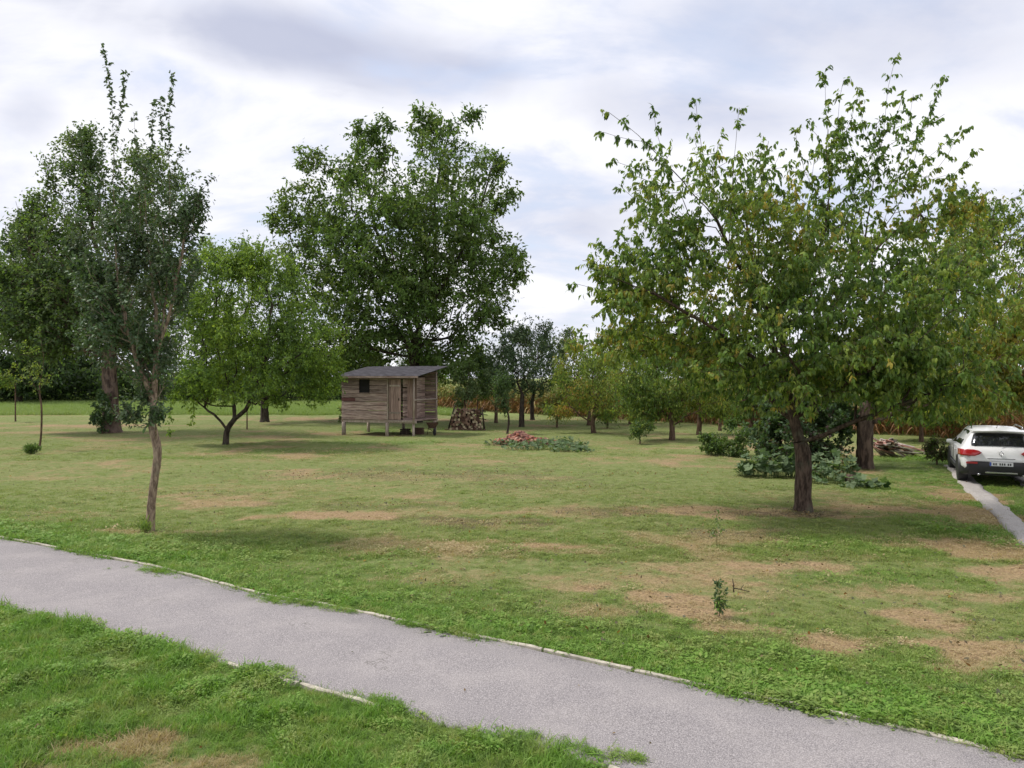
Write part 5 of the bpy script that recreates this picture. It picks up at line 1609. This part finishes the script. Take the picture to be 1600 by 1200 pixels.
# ------------------------------------------------------------------ white car
def car():
    ang = R(-25)
    rl = Vector(G(1498, 752.5))                      # rear left wheel region
    hwid = .92
    fwd = Vector((-math.sin(ang), math.cos(ang))); rt = Vector((math.cos(ang), math.sin(ang)))
    c = rl + rt * hwid - fwd * .45
    root = empty('car', (c.x, c.y, .03), ang, 'white family crossover parked on the wheel tracks, seen from behind', 'car')
    root.scale = (1, 1, .90)
    m, N, out = new_mat('white_paint')
    p = N.n('ShaderNodeBsdfPrincipled', ); p.inputs['Base Color'].default_value = (.86, .86, .87, 1); p.inputs['Roughness'].default_value = .32; p.inputs['Coat Weight'].default_value = .6; p.inputs['Coat Roughness'].default_value = .06
    N.link(p.outputs[0], out.inputs[0]); PAINT = m
    def pm_(name, col, rough, metal=0, coat=0, spec=.5):
        return plain_mat(name, col, rough, metal, var=.05, scale=3, spec=spec, coat=coat)
    GLASS = pm_('dark_glass', (.012, .014, .018), .06, spec=.7, coat=.5); BLACK = pm_('black_plastic', (.022, .022, .025), .55); REDL = pm_('red_lamp', (.42, .015, .02), .15, coat=.7); PLATE = pm_('plate_white', (.75, .76, .78), .4); CHROME = pm_('chrome', (.6, .6, .62), .2, 1.0); BLUE = pm_('plate_blue', (.02, .07, .4), .4)
    REFL = pm_('red_reflector', (.35, .02, .02), .3); TXT = pm_('plate_text', (.03, .03, .035), .5)
    ST = np.array([0, .03, .08, .16, .28, .42, .60, 1.0, 1.6, 2.4, 2.9, 3.15, 3.5, 3.95, 4.25, 4.42, 4.47])
    TOP = np.array([.80, .93, 1.00, 1.10, 1.27, 1.46, 1.53, 1.575, 1.60, 1.56, 1.36, 1.16, 1.06, .98, .88, .74, .60])
    HWs = np.array([.70, .80, .855, .885, .905, .915, .92, .92, .915, .915, .91, .91, .905, .88, .80, .68, .58])
    def belt(y): return float(np.interp(y, [0, .08, .3, 1, 3, 3.5, 4.2, 4.47], [.80, .98, 1.04, 1.02, .97, .95, .86, .6]))
    def top(y): return float(np.interp(y, ST, TOP))
    def hw(y): return float(np.interp(y, ST, HWs))
    ysn = np.unique(np.concatenate([ST, np.linspace(0, 4.47, 46)]))
    V, rings = [], []
    for y in ysn:
        h, t, b = hw(y), top(y), min(belt(y), top(y))
        zb = .34 if 0.25 < y < 4.2 else .40
        k = max(0, min(1, (t - b) / .5))
        rx = h * (.90 - .26 * k)
        ring = [(h * .55, zb - .02), (h * .93, zb), (h * .99, .50), (h, .68), (h * .995, .84), (h * .965, b - .02), (h * .93, b)]
        ring += [(h * .93 + (rx - h * .93) * .5, b + (t - b) * .52), (rx, b + (t - b) * .86), (rx * .88, b + (t - b) * .965), (rx * .5, t - .004 * k), (0, t)]
        rings.append(ring)
    nr = len(rings[0]); full = []
    for y, ring in zip(ysn, rings):
        pts = [(x, y, z) for x, z in ring] + [(-x, y, z) for x, z in reversed(ring[:-1])]
        full.append(pts)
    n = len(full[0])
    V = [p_ for r in full for p_ in r]; Fc = []
    for i in range(len(full) - 1):
        for j in range(n - 1): Fc.append((i * n + j, i * n + j + 1, (i + 1) * n + j + 1, (i + 1) * n + j))
        Fc.append((i * n + n - 1, i * n, (i + 1) * n, (i + 1) * n + n - 1))
    Fc.append(tuple(range(n))); o_ = (len(full) - 1) * n; Fc.append(tuple(o_ + k for k in reversed(range(n))))
    body = MB().add(V, Fc).build('body', PAINT, root, True)
    def surf(name, mat, ys, xs0, xs1, zoff, parent=root, rnd=.0, kind='top', nn=10):
        """sheet riding on the tailgate / roof surface, with real thickness"""
        A = []; T_ = .012
        for i, y in enumerate(ys):
            for j in range(nn + 1):
                t = j / nn; x = (xs0[i] * (1 - t) + xs1[i] * t)
                A.append((x, y - .012, top(y) + zoff - .03 * (abs(x) / .7) ** 2.4))
        mb = MB(); m_ = len(ys); Fq = []
        for i in range(m_ - 1):
            for j in range(nn): a = i * (nn + 1) + j; Fq.append((a, a + 1, a + nn + 2, a + nn + 1))
        mb.add(A, Fq)
        me = mb.mesh(name, mat, True)
        o = link_mesh(name, me, parent); md = o.modifiers.new('thick', 'SOLIDIFY'); md.thickness = T_; md.offset = 0
        return o
    # rear window, lower edge at belt
    yy = [.145, .16, .22, .30, .38, .405]
    w = [.58, .655, .655, .625, .59, .53]
    surf('rear_window', GLASS, yy, [-a for a in w], w, .012)
    # spoiler
    sp = MB().add([(-.60, .30, 1.50), (.60, .30, 1.50), (.66, .62, 1.545), (-.66, .62, 1.545), (-.60, .31, 1.465), (.60, .31, 1.465), (.66, .62, 1.50), (-.66, .62, 1.50), (0, .27, 1.53), (0, .62, 1.575), (0, .28, 1.49)],
                  [(0, 8, 9, 3), (8, 1, 2, 9), (4, 10, 8, 0), (10, 5, 1, 8), (0, 3, 7, 4), (1, 5, 6, 2), (4, 7, 6, 5, 10)]).build('spoiler', PAINT, root)
    # side windows
    for s in (-1, 1):
        for (y0, y1, l0, l1) in ((.75, 1.15, .12, 0), (1.2, 2.05, 0, 0), (2.1, 2.95, 0, .25)):
            pts = []
            for (yv, tt) in ((y0, .08), (y1 + (0.15 if l1 else 0), .08), (y1 - l1 * .6, .80), (y0 + l0, .80)):
                h, t, b = hw(yv), top(yv), belt(yv); k = max(0, min(1, (t - b) / .5)); rx = h * (.90 - .26 * k)
                if tt < .52: x = h * .93 + (rx - h * .93) * .5 * tt / .52
                else: x = h * .93 + (rx - h * .93) * (.5 + .5 * (tt - .52) / .34)
                pts.append((s * (x + .012), yv, b + (t - b) * tt))
            inn = [(p_[0] - s * .03, p_[1], p_[2]) for p_ in pts]
            MB().add(pts + inn, [(0, 1, 2, 3), (7, 6, 5, 4), (0, 4, 5, 1), (1, 5, 6, 2), (2, 6, 7, 3), (3, 7, 4, 0)]).build('side_window', GLASS, root)
        # tail light wrapping the corner
        V = []; zz = [.80, .84, .90, .95, .98]; 
        xin = [.60, .50, .43, .50, .62]; nk = 7
        def rear_y(x, z):
            # depth of the body's rear skin at this place
            return float(np.interp(abs(x), [0, .5, .7, .80, .86, .90, .925], [.0, .015, .02, .05, .10, .20, .34])) + max(0, z - .86) * .28 - .022
        Vv, Ff = [], []
        for z, xi in zip(zz, xin):
            for k in range(nk + 1):
                x = xi + (.935 - xi) * k / nk
                Vv.append((s * x, rear_y(x, z) - .015, z))
        for i in range(4):
            for k in range(nk): a = i * (nk + 1) + k; Ff.append((a, a + 1, a + nk + 2, a + nk + 1))
        o = link_mesh('tail_light', MB().add(Vv, Ff).mesh('tail_light', REDL, True), root); md = o.modifiers.new('thick', 'SOLIDIFY'); md.thickness = .05; md.offset = 0
        # reflector in the bumper
        MB().box((s * .66, -.035, .60), (.26, .03, .055)).build('reflector', REFL, root, False, .006)
        # roof rail
        MB().tube([(s * .60, .9, 1.56), (s * .60, 1.0, 1.605), (s * .60, 2.1, 1.615), (s * .58, 2.3, 1.57)], .016, 6).build('roof_rail', CHROME, root, True)
        # mirror
        mm = MB().box((s * .965, 2.78, 1.0), (.16, .09, .12)).build('wing_mirror', PAINT, root, False, .03)
        # sill / arches cladding
        MB().box((s * .905, 2.15, .36), (.05, 2.0, .14)).build('sill', BLACK, root, False, .015)
        for yd in (1.25, 2.05, 2.9):
            MB().box((s * .921, yd, .75), (.006, .010, .5)).build('door_seam', BLACK, root)
        for yd in (1.4, 2.2): MB().box((s * .935, yd, .88), (.03, .17, .03)).build('door_handle', PAINT, root, False, .008)
    # bumper: black lower part with curved corners
    V, Fc = [], []
    prof = [(.26, .16), (.24, .08), (.30, .0), (.44, -.035), (.56, -.04), (.645, -.02), (.66, .05)]
    xsb = np.linspace(-1, 1, 21)
    for t in xsb:
        x = .915 * math.copysign(abs(t) ** .8, t)
        back = .42 * max(0, abs(t) - .72) ** 1.6 / (.28 ** 1.6) * .8
        for (z, y) in prof: V.append((x, y + back, z))
    k = len(prof)
    for i in range(20):
        for j in range(k - 1): Fc.append((i * k + j, i * k + j + 1, (i + 1) * k + j + 1, (i + 1) * k + j))
    o = link_mesh('bumper', MB().add(V, Fc).mesh('bumper', BLACK, True), root); md = o.modifiers.new('thick', 'SOLIDIFY'); md.thickness = .03
    MB().box((0, -.03, .335), (.72, .05, .05)).build('skid_plate', CHROME, root, False, .01)
    MB().box((0, .3, .30), (1.5, .5, .1)).build('underbody', BLACK, root)
    MB().box((0, 2.2, .27), (1.4, 3.6, .12)).build('underbody', BLACK, root)
    for s in (-1, 1): MB().tube([(s * .5, -.02, .27), (s * .5, .2, .27)], .035, 10).build('exhaust', CHROME, root, True)
    pl = MB().box((0, -.058, .585), (.52, .012, .115)).build('number_plate', PLATE, root, False, .003)
    MB().box((-.243, -.067, .585), (.034, .006, .105)).build('plate_band', BLUE, pl)
    for kx in (-.17, -.12, -.03, .02, .07, .15, .20):
        MB().box((kx, -.0665, .585), (.03, .005, .062)).build('character', TXT, pl)
    # emblem (a simple open rhombus) and tailgate details
    em = MB()
    q_ = [(0, .075), (.05, 0), (0, -.075), (-.05, 0)]
    for a in range(4):
        (x0, z0), (x1, z1) = q_[a], q_[(a + 1) % 4]
        em.tube([(x0, -.012, .885 + z0), (x1, -.012, .885 + z1)], .010, 6)
    em.build('emblem', CHROME, root, True)
    MB().box((0, -.002, .735), (.62, .02, .014)).build('tailgate_seam', BLACK, root)
    MB().tube([(0, .10, 1.10), (.1, .13, 1.125), (.36, .13, 1.125)], .009, 5).build('rear_wiper', BLACK, root, True)
    MB().tube([(0, .85, 1.57), (0, .62, 1.70)], [.008, .004], 5).build('antenna', BLACK, root, True)
    # wheels
    tyre_me = torus_mesh('tyre', .25, .095, RUBBER, 32, 12)
    rim = MB()
    rim.tube([(0, -.075, 0), (0, .06, 0)], .205, 24)
    rim_me = rim.mesh('rim', CHROME, False)
    for (x, y) in ((-.80, .80), (.80, .80), (-.80, 3.48), (.80, 3.48)):
        s = 1 if x > 0 else -1
        wroot = link_mesh('wheel', MB().tube([(0, -.09, 0), (0, .09, 0)], .08, 12).mesh('hub', BLACK, True), root); wroot.location = (x, y, .335); wroot.rotation_euler = (0, 0, R(90))
        t = link_mesh('tyre', tyre_me, wroot); t.scale = (1, 1.25, 1)
        r = link_mesh('rim', rim_me, wroot)
        # arch: black band around the wheel on the body side
        V, Fc = [], []
        for i in range(15):
            a = math.pi * (i / 14) * 1.16 - .25
            for (rr, xx) in ((.36, .93), (.43, .935), (.43, .80), (.36, .80)): V.append((s * xx, y + rr * math.cos(a), .335 + rr * math.sin(a)))
        for i in range(14):
            for j in range(4): Fc.append((i * 4 + j, i * 4 + (j + 1) % 4, (i + 1) * 4 + (j + 1) % 4, (i + 1) * 4 + j))
        MB().add(V, Fc).build('wheel_arch', BLACK, root, True)
        # dark wheel well
        MB().tube([(s * .70, y, .335), (s * .926, y, .335)], .365, 24).build('wheel_well', BLACK, root)


car()
print('TREETRIS', STAT[0], 'objects', len(bpy.data.objects), 'tris', sum(len(m.polygons) for m in bpy.data.meshes))
